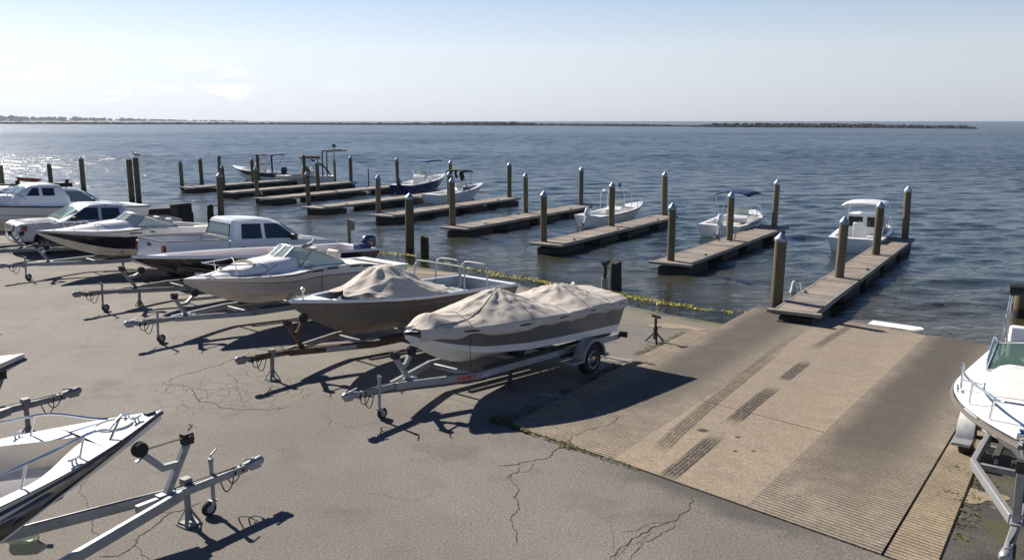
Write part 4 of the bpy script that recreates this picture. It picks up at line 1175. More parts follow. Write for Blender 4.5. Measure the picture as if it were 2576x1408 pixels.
# --- beige and white cuddy
RW4 = Row((322, 820), .5, 50, 5.9); BX4 = 1.33
class HumpHull(Hull):
    hump = (0.22, .46, .58, .74, .92)
    def gz(s, t):
        z = s.depth + (s.bow - s.depth) * (1 - t) ** s.sheer
        return z + s.hump[0] * sstep(s.hump[1], s.hump[2], t) * (1 - sstep(s.hump[3], s.hump[4], t))
h4 = HumpHull(6.25, 2.14, .74, .80, rake=.34, full=2.2, chine=.72, drz=.36, flare=.9, stern=.90, keelrise=1.75); h4.hump = (.16, .36, .55, .70, .9)
b4 = thing('cuddy_boat', 'beige and white sports boat with raked windshield, in front of the white pickup', 'boat')
g = MB(); h4.skin(g, [(0, .30, 0), (.30, .62, 0), (.62, .66, 1), (.66, 1, 2)]); g.build('hull', ['hull_beige', 'rub_navy', 'gelcoat_bright'], b4, angle=28)
def trunk4(t, f): return .26 * sstep(.05, .36, t) * (1 - sstep(.42, .75, f)) + .04 * sstep(.2, .45, t)
g = MB(); fd = fore_deck(h4, .45, .06, g, trunk=trunk4, n=30); side_decks(h4, .45, .97, lambda t: .26 - .1 * sstep(.5, .9, t), g); stern_cap(h4, .93, g); g.build('deck', 'gelcoat_bright', b4)
g = MB(); well(h4, .45, .93, lambda t: .26 - .1 * sstep(.5, .9, t), .36, g); g.build('cockpit', ['vinyl_cream', 'nonskid_grey'], b4)
wsb = [Vector((2.95, y, h4.gz(.47) + z)) for y, z in ((0, .21),)]
def W4(x, y, dz): return Vector((x, y, h4.gz(x / 6.25) + dz))
bp = [W4(4.05, -.86, .03), W4(2.72, -.74, .10), W4(2.38, -.32, .25), W4(2.34, .0, .28), W4(2.38, .32, .25), W4(2.72, .74, .10), W4(4.05, .86, .03)]
tp = [W4(4.0, -.84, .08), W4(3.15, -.66, .44), W4(2.86, -.30, .56), W4(2.82, 0, .58), W4(2.86, .30, .56), W4(3.15, .66, .44), W4(4.0, .84, .08)]
windshield(b4, bp, tp, 'wind_glass', 'steel_bright', .018)
g = MB(); g.box((3.0, 0, .78), (.35, 1.5, .5)); g.build('dashboard', 'vinyl_cream', b4, bevel=.06)
for y in (-.45, .45): seat(b4, 3.75, y, .36, .5, .55)
g = MB(); g.box((5.25, 0, .58), (.5, 1.45, .4)); g.build('bench', 'vinyl_cream', b4, bevel=.06)
steering(b4, (3.25, .42, 1.0))
for x in (3.05, 3.5, 4.25, 4.68):
    p = h4.side(x / 6.25, .93)
    for sd in (1, -1):
        g = MB(); g.box((x, sd * (p.y + .022), p.z + .01), (.34, .03, .042)); g.build('side_vent', 'black_plastic', b4, bevel=.004)
g = MB(); rows = []
for i in range(2): pass
n = 28; ring = [(1.35 + .42 * math.cos(2 * math.pi * k / n), .36 * math.sin(2 * math.pi * k / n) * (1.15 - .35 * math.cos(2 * math.pi * k / n) * -1)) for k in range(n)]
def deck4(x, y):
    t = x / 6.25; b = h4.half(t); f = min(1, abs(y) / b); return h4.gz(t) + .012 + .06 * b * (1 - f ** 2.2) + trunk4(t, f)
V = [Vector((x, y, deck4(x, y) + .025)) for x, y in ring]; g.add(V, [tuple(range(n))[::-1]])
o = g.build('deck_hatch', 'post_wood', b4, angle=0); recalc(o)
g = MB(); g.tube([v + Vector((0, 0, .004)) for v in V], .022, 6, closed=True); g.build('rim', 'vinyl_cream', o)
bow_rail(b4, h4, .10, .30, .30, .12, (.35, .9), r=.014)
g = MB(); g.tube(catmull([Vector((x, y, deck4(x, y) + .05)) for x, y in ((.75, -.42), (1.1, -.62), (1.7, -.66), (2.2, -.55))], 6), .010, 5); g.tube(catmull([Vector((x, y, deck4(x, y) + .02)) for x, y in ((.3, 0), (.7, -.28), (1.2, -.55), (2.1, -.78))], 6), .008, 5); g.build('hand_line', 'dark_rope', b4)
for y in (-.2, .2): cleat(b4, (.5, y, deck4(.5, y)), .09)
g = MB(); g.box((6.42, 0, .33), (.44, 1.5, .05)); g.build('swim_platform', 'gelcoat_white', b4, bevel=.02)
RW4.put(b4, BX4, HB)
T4 = trailer('galvanised trailer with swivel jack wheel under the beige and white sports boat', L=7.5, dw=5.9, hullz=HB, bowpt=(1.66, 1.05), post_x=1.38, postlen=.56, postlean=-.55, stickers=[(2.1, .5, 'sticker_pale')], jx=.62, winch=True)
RW4.put(T4)

# --- black open boat behind it
RW3 = Row((190, 745), .5, 48, 6.6); BX3 = 1.55
h3 = Hull(7.75, 2.1, .66, .80, rake=.33, full=2.1, chine=.70, drz=.32, flare=.8, stern=.95, keelrise=1.7)
b3 = thing('black_open_boat', 'long open boat with black hull and white gunwale, between the cuddy boat and the pickup', 'boat')
g = MB(); h3.skin(g, [(0, .93, 1), (.93, 1, 0)]); g.build('hull', ['gelcoat_cream', 'hull_black'], b3, angle=28)
rub_rail(h3, b3, 'gelcoat_bright', .045, dz=.0)
g = MB(); fore_deck(h3, .11, .05, g, n=10); side_decks(h3, .11, .98, lambda t: .16, g); stern_cap(h3, .955, g); g.build('gunwale', 'gelcoat_white', b3)
g = MB(); well(h3, .11, .955, .16, .30, g); g.build('interior', ['deck_pinkwhite', 'deck_pinkwhite'], b3)
g = MB(); g.box((5.0, 0, .52), (.5, 1.4, .42)); g.build('bench', 'gelcoat_white', b3, bevel=.05)
outboard(b3, 7.80, .52, -.1, .78, 'outboard_blue', decal='sticker_orange')
g = MB(); g.box((7.3, -.6, .72), (.5, .4, .22)); g.tube([(7.4, -.6, .8), (7.4, -.6, .98)], .08, 10); g.build('deck_gear', 'navy_canvas', b3, bevel=.06)
cleat(b3, (.4, -.08, .84), .1)
RW3.put(b3, BX3, HB)
T3 = trailer('dull grey trailer with both swivel wheel and foot jack under the black open boat', L=8.6, dw=6.9, mat='galvanised_dull', hullz=HB, bowpt=(1.78, 1.02), post_x=1.58, postlen=.68, postlean=-.62, jx=.62, foot_x=1.6)
RW3.put(T3)

# --- black and white runabout
RW1 = Row((0, 675), .45, 48, 6.6); BX1 = 1.10
h1 = HumpHull(7.3, 2.2, .84, .95, rake=.34, full=2.2, chine=.72, drz=.22, flare=.9, stern=.9, keelrise=1.75); h1.hump = (.10, .30, .5, .70, .9)
b1 = thing('runabout_boat', 'white runabout with broad black side stripe, between the two pickups', 'boat')
g = MB(); h1.skin(g, [(0, .06, 0), (.06, .72, 1), (.72, 1, 2)]); g.build('hull', ['gelcoat_cream', 'hull_black', 'gelcoat_bright'], b1, angle=28)
g = MB()
for sd in (1, -1): g.tube([Vector((p.x, sd * (p.y + .035), p.z)) for t in [(i / 30) ** 1.2 for i in range(31)] for p in (h1.side(t, .73),)], .02, 6)
g.build('rub_rail', 'steel_bright', b1)
def trunk1(t, f): return .20 * sstep(.05, .34, t) * (1 - sstep(.4, .8, f)) + .05 * sstep(.2, .42, t)
g = MB(); fore_deck(h1, .40, .06, g, trunk=trunk1, n=26); side_decks(h1, .40, .97, lambda t: .26 - .1 * sstep(.5, .9, t), g); stern_cap(h1, .90, g); g.build('deck', 'gelcoat_bright', b1)
g = MB(); well(h1, .40, .90, lambda t: .26 - .1 * sstep(.5, .9, t), .36, g); g.build('cockpit', ['vinyl_cream', 'nonskid_grey'], b1)
def W1(x, y, dz): return Vector((x, y, h1.gz(x / 7.3) + dz))
bp = [W1(4.25, -.88, .03), W1(2.85, -.78, .10), W1(2.5, -.36, .22), W1(2.44, 0, .25), W1(2.5, .36, .22), W1(2.85, .78, .10), W1(4.25, .88, .03)]
tp = [W1(4.2, -.86, .07), W1(3.2, -.70, .42), W1(2.95, -.34, .52), W1(2.9, 0, .54), W1(2.95, .34, .52), W1(3.2, .70, .42), W1(4.2, .86, .07)]
windshield(b1, bp, tp, 'wind_glass', 'steel_bright', .018)
g = MB(); g.box((3.1, 0, .82), (.35, 1.5, .5)); g.build('dashboard', 'vinyl_grey', b1, bevel=.06)
for y in (-.45, .45): seat(b1, 3.9, y, .36, .5, .55, 'vinyl_grey')
g = MB(); g.box((6.0, 0, .62), (.7, 1.5, .45)); g.build('sun_pad', 'vinyl_cream', b1, bevel=.08)
for x, wd in ((2.75, .42), (3.3, .16)):
    for sd in (1, -1):
        p = h1.side(x / 7.3, .88); g = MB(); g.box((x, sd * (p.y + .025), p.z), (wd, .03, .05)); g.build('side_vent', 'black_plastic', b1, bevel=.01)
for sd in (1, -1):                       # worn pale lettering on the stripe, unreadable in the photograph
    g = MB(); rnd = random.Random(5)
    for x0, n_, hh in ((2.95, 5, .05), (3.5, 1, .06), (4.35, 2, .07), (4.95, 8, .075)):
        for k in range(n_):
            x = x0 + k * .085; q0 = .47; p = h1.side(x / 7.3, q0); 
            for dz in ((0, 0) if n_ == 1 else (0, .04, -.03)):
                g.bar((x - .03, sd * (p.y + .026), p.z + dz + rnd.uniform(-.01, .01)), (x + .03, sd * (h1.side((x + .03) / 7.3, q0).y + .026), p.z + dz + rnd.uniform(-.012, .012)), .006, .014)
            g.bar((x - .02, sd * (p.y + .026), p.z - hh * .6), (x - .01, sd * (p.y + .026), p.z + hh * .6), .006, .014, up=(0, 1, 0))
    g.build('hull_lettering', 'gelcoat_white', b1)
bow_rail(b1, h1, .06, .28, .22, .12, (.3, .7), r=.012)
cleat(b1, (.5, 0, h1.gz(.07) + .03), .1)
RW1.put(b1, BX1, HB)
T1 = trailer('galvanised trailer with swivel wheel under the black striped runabout', L=8.5, dw=6.6, z=.48, hullz=HB, bowpt=(1.42, 1.0), post_x=1.43, postlen=.66, postlean=-.60, jx=.68, foot_x=3.75)
RW1.put(T1)

# --- an empty trailer beyond it
RWE = Row((-95, 640), .45, 48, 5.)
TE = trailer('grey empty trailer with winch post, in front of the silver pickup', L=5.6, dw=4.6, z=.48, mat='galvanised_dull', hullz=.62, bowpt=(1.95, 1.05), post_x=1.9, postlen=.7, postlean=-.6, jx=.75, winch_strap=False, apex=1.3)
RWE.put(TE)

# --- white cabin cruiser at the far left
RW0 = Row((-150, 594), .5, 48, 6.0); BX0 = -.3
h0 = Hull(8.2, 2.5, 1.0, 1.15, rake=.3, full=2.2, chine=.74, drz=.4, flare=.9, stern=.93, keelrise=1.75)
b0 = thing('cabin_cruiser', 'big white cabin boat with a row of cabin windows at the left edge', 'boat')
g = MB(); h0.skin(g, [(0, .25, 0), (.25, .44, 1), (.44, .47, 2), (.47, 1, 1)]); g.build('hull', ['gelcoat_cream', 'gelcoat_white', 'rub_navy'], b0, angle=28)
rub_rail(h0, b0, 'rub_black', .03)
def trunk0(t, f): return .35 * sstep(.08, .3, t) * (1 - sstep(.45, .8, f))
g = MB(); fore_deck(h0, .46, .06, g, trunk=trunk0, n=26); side_decks(h0, .46, .97, .24, g); stern_cap(h0, .93, g); g.build('deck', 'gelcoat_bright', b0)
g = MB(); well(h0, .46, .93, .24, .45, g); g.build('cockpit', ['gelcoat_white', 'nonskid_grey'], b0)
g = MB(); rr = []
for z, x0, x1, w_ in ((1.0, 2.5, 4.9, .98), (1.40, 2.7, 4.85, .95), (1.84, 3.35, 4.6, .80), (1.92, 3.5, 4.5, .72), (1.96, 3.8, 4.3, .55)):
    rr.append([Vector((x, y, z)) for x, y in ((x0, -w_ * .75), (x0 + .3, -w_), (x1 - .1, -w_), (x1, -w_ * .9), (x1, w_ * .9), (x1 - .1, w_), (x0 + .3, w_), (x0, w_ * .75), (x0, -w_ * .75))])
g.grid(rr); g.add(rr[-1][:-1], [tuple(range(8))]); cb = g.build('cabin', 'gelcoat_bright', b0, angle=30); recalc(cb)
for x0, x1 in ((3.15, 3.65), (3.78, 4.25)):
    for sd in (1, -1):
        def yy(z): return sd * (lerp(.95, .80, (z - 1.40) / .44) + .004)
        q = [Vector((x0, yy(1.48), 1.48)), Vector((x1, yy(1.48), 1.48)), Vector((x1, yy(1.80), 1.80)), Vector((x0 + (.28 if x0 < 3.2 else 0), yy(1.8), 1.80))]
        g = MB(); g.slab(q if sd < 0 else q[::-1], .006); g.build('window', 'car_glass', cb)
for sy in (-1, 1):
    a = [Vector((2.79, sy * .06, 1.44)), Vector((2.79, sy * .68, 1.44)), Vector((3.28, sy * .60, 1.83)), Vector((3.28, sy * .06, 1.83))]
    q = [v + Vector((-.012, 0, .01)) for v in a]; g = MB(); g.slab(q if sy < 0 else q[::-1], .006); g.build('windscreen', 'car_glass_pale', cb)
bow_rail(b0, h0, .06, .4, .5, .1, (.2, .45, .7, .95), r=.016)
RW0.put(b0, BX0, HB)
T0 = trailer('grey trailer under the white cabin boat at the left edge', L=8.2, dw=6., mat='galvanised_dull', hullz=HB, bowpt=(1.0, 1.2), post_x=.9)
RW0.put(T0)

# ---------------------------------------------------------------- foreground left: bow rider, and the bow of its neighbour
RWF = Row((645, 1172), .46, 234, 5.9); BXF = 1.30
hF = Hull(6.2, 2.15, .84, 1.00, rake=.46, full=2.15, chine=.72, drz=.26, flare=1.0, stern=.92, keelrise=1.55)
bF = thing('bow_rider_boat', 'white open bow boat with black stripe and steel rails, nearest at left', 'boat')
g = MB(); hF.skin(g, [(0, .04, 0), (.04, .58, 1), (.58, 1, 2)], n=60); g.build('hull', ['gelcoat_white', 'hull_black', 'gelcoat_bright'], bF, angle=28)
g = MB()
for sd in (1, -1): g.tube([Vector((p.x, sd * (p.y + .02), p.z)) for t in [(i / 50) ** 1.2 for i in range(51)] for p in (hF.side(t, .82),)], .022, 8)
g.build('rub_rail', 'rub_navy', bF)
WF = lambda t: .16 + .30 * (1 - sstep(.155, .30, t))
g = MB(); fore_deck(hF, .155, .05, g, n=24); side_decks(hF, .155, .98, WF, g, n=60); stern_cap(hF, .95, g); g.build('deck', 'gelcoat_bright', bF)
g = MB(); well(hF, .155, .95, WF, .42, g, n=60, taper=.03); g.build('bow_cockpit', ['gelcoat_cream', 'nonskid_grey'], bF)
for sd in (1, -1):
    g = MB(); rows = []
    for i in range(15):
        t = lerp(.19, .40, i / 14); y = hF.half(t) - WF(t) - .03; rows.append([Vector((t * 6.2, sd * y, .66)), Vector((t * 6.2, sd * max(.02, y - .36), .66)), Vector((t * 6.2, sd * max(.015, y - .38), .43))])
    g.grid(rows, flip=sd > 0); g.build('bow_bench', 'gelcoat_white', bF, angle=30)
def deckF(x, y):
    t = x / 6.2; b = hF.half(t); return hF.gz(t) + .012 + .05 * b * (1 - min(1, abs(y) / b) ** 2.2)
n = 30; V = [Vector((.58 + .20 * math.cos(2 * math.pi * k / n), .17 * math.sin(2 * math.pi * k / n), 0)) for k in range(n)]
for v in V: v.z = deckF(v.x, v.y) + .012
g = MB(); g.add(V, [tuple(range(n))]); o = g.build('anchor_hatch', 'gelcoat_cream', bF, angle=0); recalc(o)
g = MB(); g.tube(V, .012, 6, closed=True); g.build('rim', 'gelcoat_white', o)
for sd in (1, -1):
    g = MB(); ts = [.085 + .40 * i / 24 for i in range(25)]
    pts = [hF.gun(t, .11 + .04 * i / 24, .04 + .19 * sstep(-.02, .25, i / 24) + .02 * i / 24, sd) for i, t in enumerate(ts)]
    if sd > 0: pts = [hF.gun(.135, .13, .0, sd)] + [hF.gun(.10, .12, .22, sd)] + pts[3:]
    g.tube(pts, .0145, 8)
    for t in (.19, .30, .40):
        i = (t - .085) / .40; g.tube([hF.gun(t + .012, .14, .0, sd), hF.gun(t, .11 + .04 * i, .04 + .19 * sstep(-.02, .25, i) + .02 * i, sd)], .012, 6)
    g.build('side_rail', 'steel_bright', bF)
for x, y in ((.36, -.10), (.36, .10), (1.35, -.62), (1.35, .62)): cleat(bF, (x, y, deckF(x, y)), .07, .3)
g = MB(); g.box((.14, 0, deckF(.14, 0) + .012), (.12, .09, .03)); g.build('bow_light', 'black_plastic', bF, bevel=.01)
g = MB(); g.tube([(.30, 0, .60), (.22, 0, .52), (.36, 0, .48)], .016, 6); g.build('bow_eye', 'steel_bright', bF)
RWF.put(bF, BXF, .60)
TF = trailer('grey steel trailer with black bow roller and plate foot under the nearest boat at left', L=7.4, dw=6.0, z=.50, apex=1.15, spread=3.2, hw=.66, hullz=.60, bowpt=(1.66, 1.22), post_x=1.32, postlen=.70, postlean=-.50, jx=.62, foot_x=.98, stickers=None)
RWF.put(TF)
RWG = Row((188, 988), .55, 234, 5.9)
hG = Hull(6.0, 2.1, .74, .80, rake=.4, full=2.1, chine=.72, drz=.36, flare=1.0, stern=.92, keelrise=1.6)
bG = thing('white_boat', 'rounded white bow of a boat reaching in at the left edge', 'boat')
g = MB(); hG.skin(g, [(0, .6, 0), (.6, 1, 0)]); g.build('hull', 'gelcoat_white', bG, angle=28)
rub_rail(hG, bG, 'rub_navy', .028, dz=-.08)
g = MB(); fore_deck(hG, .45, .10, g, n=24); side_decks(hG, .45, .98, .2, g); stern_cap(hG, .95, g); g.build('deck', 'gelcoat_bright', bG)
g = MB(); well(hG, .45, .95, .2, .4, g); g.build('cockpit', ['gelcoat_white', 'nonskid_grey'], bG)
bow_rail(bG, hG, .06, .35, .42, .08, (.06, .5), r=.016)
RWG.put(bG, .72, .58)
TG = trailer('dark grey trailer tongue without boat in view, at the left edge', L=7.2, dw=5.9, z=.55, hullz=.6, bowpt=(1.6, 1.2), post_x=1.35, postlen=.6, postlean=-.45, jack='foot', jx=.78, mat='galvanised_dull')
tag(TG, 'dark grey trailer reaching in at the left edge below a rounded white bow')
RWG.put(TG)

# ---------------------------------------------------------------- right edge: white cuddy on its trailer
RWR = Row((2528, 1404), .5, 54, 5.0)
hR = Hull(7.65, 2.25, .86, .98, rake=.40, full=2.25, chine=.72, drz=.36, flare=1.0, stern=.92, keelrise=1.6, tmax=.46)
bR = thing('white_cuddy', 'white boat with steel bow rail and windshield at the right edge', 'boat')
g = MB(); hR.skin(g, [(0, .3, 0), (.3, .86, 0), (.86, 1, 0)]); g.build('hull', 'gelcoat_bright', bR, angle=28)
rub_rail(hR, bR, 'hull_grey', .032, dz=-.05)
def trunkR(t, f): return .13 * sstep(.12, .3, t) * (1 - sstep(.55, .70, f))
g = MB(); fore_deck(hR, .545, .06, g, trunk=trunkR, n=30); side_decks(hR, .545, .97, .24, g); stern_cap(hR, .93, g); g.build('deck', 'gelcoat_bright', bR)
g = MB(); well(hR, .545, .93, .24, .36, g); g.build('cockpit', ['gelcoat_white', 'nonskid_grey'], bR)
def deckR(x, y):
    t = x / 7.65; b = hR.half(t); f = min(1, abs(y) / b); return hR.gz(t) + .012 + .06 * b * (1 - f ** 2.2) + trunkR(t, f)
g = MB(); rows = [[Vector((x, y, deckR(x, y) + .006)) for y in [(-.5 + k / 12) * min(1.0, 1.5 * hR.half(x / 7.65)) for k in range(13)]] for x in [1.75 + i * .15 for i in range(14)]]
g.grid(rows); g.build('deck_pad', 'deck_pinkwhite', bR)
def WR(x, y, dz): return Vector((x, y, hR.gz(x / 7.65) + dz))
bp = [WR(5.2, -.95, .03), WR(4.17, -.84, .06), WR(4.07, -.3, .19), WR(4.07, .3, .19), WR(4.17, .84, .06), WR(5.2, .95, .03)]
tp = [WR(5.35, -.90, .42), WR(4.5, -.76, .46), WR(4.45, -.27, .54), WR(4.45, .27, .54), WR(4.5, .76, .46), WR(5.35, .90, .42)]
windshield(bR, bp, tp, 'wind_glass_green', 'steel_bright', .02)
g = MB(); g.box((4.65, 0, .85), (.35, 1.5, .5)); g.build('dashboard', 'gelcoat_white', bR, bevel=.06)
for y in (-.5, .5): seat(bR, 5.55, y, .36, .5, .75, 'gelcoat_white')
bow_rail(bR, hR, .07, .42, .30, .08, (.08, .35, .68), r=.017)
cleat(bR, (2.3, .98, hR.gz(.3) + .03), .1, .2); cleat(bR, (.5, 0, deckR(.5, 0)), .1)
g = MB(); g.box((.22, 0, deckR(.22, 0) + .03), (.3, .16, .06)); g.lathe([(.05, -.06), (.05, .06)], 12, Matrix.Rotation(math.pi / 2, 3, 'X'), c=(.06, 0, deckR(.1, 0) + .07)); g.build('anchor_roller', 'chrome', bR, bevel=.01)
for y in (-.85, .85):
    g = MB(); g.tube([(5.75, y, .9), (6.2, y * .95, 2.0), (6.25, y * .95, 2.0), (6.65, y, .9)], .018, 8); g.build('canopy_frame', 'steel_bright', bR)
g = MB(); g.tube([(6.2, -.83, 2.02), (6.19, 0, 2.08), (6.2, .83, 2.02)], .11, 10); g.build('rolled_canopy', 'black_canvas', bR)
outboard(bR, 7.65, .9, 0, 1.05, 'outboard_black')
RWR.put(bR, .65, .60)
TR = trailer('grey trailer with dented white fenders under the boat at the right edge', L=8.2, dw=5.35, z=.5, apex=1.25, spread=3.2, hw=.72, hullz=.6, bowpt=(1.1, 1.12), post_x=1.0, postlen=.75, postlean=-.25, jack=None, track=1.06, wr=.32)
for c_ in TR.children:
    if c_.name.startswith('fender'):
        c_.data = c_.data.copy(); c_.data.materials[0] = plain('fender_paint', (.55, .56, .56), .45, dirt=.7, dirtcol=(.2, .19, .17), scale=7, bump=.2)
RWR.put(TR)

# ---------------------------------------------------------------- pickups and wagon: +x is the front
def vehicle(label, paint, kind='pickup', group='vehicles parked between the boats', glassm='car_glass'):
    v = thing('pickup_truck' if kind == 'pickup' else 'station_wagon', label, 'pickup' if kind == 'pickup' else 'car', group=group)
    def arc(cx, r, z0, n=9): return [(cx + r * math.cos(math.pi - math.pi * i / n), z0 + r * math.sin(math.pi - math.pi * i / n)) for i in range(n + 1)]
    def roundy(p):
        k = 1 - .13 * sstep(5.6, 6.3, p.x) - .03 * max(0, p.z - .95) - .04 * max(0, .75 - p.z)
        return Vector((p.x, p.y * k, p.z))
    x0 = 2.12 if kind == 'pickup' else .06
    W = .99
    zs0 = .50
    def ring_poly():
        p = [(x0, zs0)]
        if kind != 'pickup': p += arc(1.25, .47, zs0)
        p += arc(5.22, .47, zs0) + [(6.18, zs0), (6.26, .62), (6.26, .90), (6.22, 1.10), (6.10, 1.17), (5.6, 1.225), (4.75, 1.27), (4.55, 1.285)]
        p += [(x0, 1.285)]
        return p
    g = MB(); g.prism(ring_poly(), -W, W, fun=roundy); body = g.build('body', paint, v, angle=32, bevel=.03)
    recalc(body)
    # hood crease and cowl
    g = MB(); g.prism([(4.62, 1.27), (6.02, 1.165), (6.02, 1.19), (5.5, 1.262), (4.62, 1.305)], -.62, .62); o = g.build('hood_bulge', paint, body, angle=30, bevel=.012); recalc(o)
    g = MB(); g.box((4.60, 0, 1.292), (.22, 1.6, .03), Matrix.Rotation(.05, 3, 'Y')); g.build('cowl', 'black_plastic', body)
    # greenhouse
    xb = 2.16 if kind == 'pickup' else .16
    xr = 2.30 if kind == 'pickup' else .55
    lv = [(1.275, xb, 4.80, .955), (1.31, xb + .01, 4.74, .945), (1.80, xr - .02, 3.98, .79), (1.88, xr + .02, 3.84, .755), (1.925, xr + .12, 3.70, .69), (1.945, xr + .35, 3.4, .5)]
    rows = []
    for z, a, b_, y in lv:
        c = .10; rows.append([Vector(p) for p in ((a, -y + c, z), (a + c * .8, -y, z), (lerp(a, b_, .5), -y, z), (b_ - .22, -y, z), (b_, -y + .18, z), (b_ + .05, 0, z), (b_, y - .18, z), (b_ - .22, y, z), (lerp(a, b_, .5), y, z), (a + c * .8, y, z), (a, y - c, z), (a, 0, z), (a, -y + c, z))])
    g = MB(); g.grid(rows, flip=True); g.add(rows[-1][:-1], [tuple(range(12))]); cab = g.build('cab', paint, v, angle=28); recalc(cab)
    def sy(z): return lerp(.945, .79, (z - 1.31) / .49) + .004
    def side_win(pts, name, mat=glassm, parent=v):
        for sd in (1, -1):
            q = [Vector((x, sd * sy(z), z)) for x, z in pts]; g = MB(); g.slab(q if sd < 0 else q[::-1], .007); o = g.build(name, mat, parent, angle=0)
            g = MB(); g.tube([p + Vector((0, sd * .006, 0)) for p in q], .012, 5, closed=True); g.build('seal', 'black_plastic', o)
    if kind == 'pickup':
        side_win([(2.52, 1.33), (3.22, 1.33), (3.22, 1.78), (2.58, 1.78)], 'window')
        side_win([(3.36, 1.33), (4.42, 1.33), (4.30, 1.45), (3.84, 1.78), (3.36, 1.78)], 'window')
    else:
        side_win([(.62, 1.36), (1.75, 1.36), (1.75, 1.76), (.80, 1.76)], 'window', 'car_glass_pale'); side_win([(1.9, 1.34), (3.0, 1.34), (3.0, 1.77), (1.9, 1.77)], 'window')
        side_win([(3.12, 1.33), (4.40, 1.33), (3.86, 1.77), (3.12, 1.77)], 'window', 'car_glass_pale')
    def fx(z): return lerp(4.74, 3.98, (z - 1.31) / .49) + .05
    q = [Vector((fx(z) + .012, y, z + .008)) for y, z in ((-.70, 1.335), (.70, 1.335), (.60, 1.77), (-.60, 1.77))]
    g = MB(); g.slab(q, .006); g.build('windshield', 'car_glass_pale', cab, angle=0)
    def rx(z): return lerp(xb + .01, xr - .02, (z - 1.31) / .49) - .006
    q = [Vector((rx(z), y, z)) for y, z in ((.76, 1.36), (-.76, 1.36), (-.66, 1.78), (.66, 1.78))]
    g = MB(); g.slab(q, .006); o = g.build('rear_window', 'car_glass_pale', v, angle=0)
    g = MB(); g.tube([p + Vector((-.006, 0, 0)) for p in q], .014, 5, closed=True); g.build('seal', 'black_plastic', o)
    # doors
    dl = [(2.40, 3.28), (3.31, 4.50)] if kind == 'pickup' else [(1.80, 3.04), (3.07, 4.46)]
    for a, b_ in dl:
        for sd in (1, -1):
            g = MB(); lo = zs0 + .06; q = [(a, lo), (b_, lo), (b_, 1.26), (a, 1.26)]
            if kind != 'pickup' and a < 2: q = [(a, .95), (a + .05, lo), (b_, lo), (b_, 1.26), (a, 1.26)]
            qq = [roundy(Vector((x, sd * (W + .0015), z))) for x, z in q]; g.slab(qq if sd < 0 else qq[::-1], .008); d = g.build('door', paint, v, angle=0, bevel=.006); recalc(d)
            g = MB(); g.box((a + .16, sd * (W + .016), 1.07), (.19, .03, .045)); g.build('handle', 'black_plastic', d, bevel=.01)
    for sd in (1, -1):
        g = MB(); g.box((4.28, sd * 1.11, 1.36), (.13, .24, .19)); g.bar((4.33, sd * .95, 1.32), (4.30, sd * 1.05, 1.33), .05, .05); g.build('mirror', 'black_plastic', v, bevel=.03)
        g = MB(); g.box((6.17, sd * .74, .98), (.16, .26, .24), Matrix.Rotation(sd * -.35, 3, 'Z')); g.build('headlight', 'lamp_clear', v, bevel=.03)
        g = MB(); g.box((5.98, sd * .925, 1.0), (.20, .035, .2), Matrix.Rotation(sd * -.22, 3, 'Z')); g.build('side_marker', 'tail_red', v, bevel=.01)
    g = MB(); g.box((6.25, 0, .96), (.06, 1.15, .28)); gr = g.build('grille', 'black_plastic', v, bevel=.02)
    g = MB()
    for k in range(3): g.box((6.285, 0, .88 + k * .08), (.02, 1.12, .022))
    g.build('grille_bar', 'chrome', gr)
    g = MB(); rows = []
    for z, dx in ((.46, 0), (.50, .05), (.64, .06), (.70, .02)):
        rows.append([Vector((6.30 + dx - .22 * abs(k / 6) ** 3, k / 6 * .97, z)) for k in range(-6, 7)])
    g.grid(rows); g.build('front_bumper', 'chrome' if kind == 'pickup' and paint == 'truck_silver' else paint, v, angle=40, solid=.05)
    if kind == 'pickup':
        for sd in (1, -1):
            bedp = [(.06, .58), (.50, .52)] + arc(1.25, .50, .52) + [(2.08, .52), (2.08, 1.30), (.06, 1.30)]
            g = MB(); g.prism(bedp, sd * .88, sd * W, fun=lambda p: Vector((p.x, p.y * (1 - .03 * max(0, p.z - .95) - .04 * max(0, .75 - p.z)), p.z))); o = g.build('bed_side', paint, v, angle=30, bevel=.015); recalc(o)
            g = MB(); g.box((1.07, sd * .925, 1.312), (2.06, .125, .022)); g.build('rail_cap', 'black_plastic', o, bevel=.006)
            g = MB(); g.box((.055, sd * .90, 1.03), (.10, .17, .34)); g.build('tail_light', 'tail_red', v, bevel=.02)
        g = MB(); g.box((1.08, 0, .80), (2.02, 1.76, .05)); 
        for k in range(9): g.box((1.08, -.72 + k * .18, .83), (1.98, .07, .02))
        for sd in (1, -1): g.box((1.25, sd * .78, .93), (.95, .20, .24))
        g.build('bed_floor', 'bed_liner', v)
        g = MB(); g.box((2.06, 0, 1.05), (.05, 1.76, .5)); o = g.build('bed_front', paint, v); g = MB(); g.box((2.06, 0, 1.312), (.09, 1.74, .022)); g.build('rail_cap', 'black_plastic', o)
        g = MB(); g.box((.05, 0, 1.02), (.07, 1.66, .54)); tg = g.build('tailgate', paint, v, bevel=.015)
        g = MB(); g.box((.05, 0, 1.30), (.085, 1.66, .022)); g.build('rail_cap', 'black_plastic', tg); g = MB(); g.box((.01, 0, 1.16), (.02, .26, .09)); g.build('handle', 'black_plastic', tg)
        g = MB(); g.box((-.07, 0, .62), (.18, 1.86, .20)); bp_ = g.build('rear_bumper', 'chrome', v, bevel=.03)
    else:
        for sd in (1, -1):
            g = MB(); g.box((.07, sd * .88, 1.1), (.1, .15, .3)); g.build('tail_light', 'tail_red', v, bevel=.02)
        g = MB(); g.box((.0, 0, .60), (.14, 1.9, .22)); g.build('rear_bumper', 'black_plastic', v, bevel=.03)
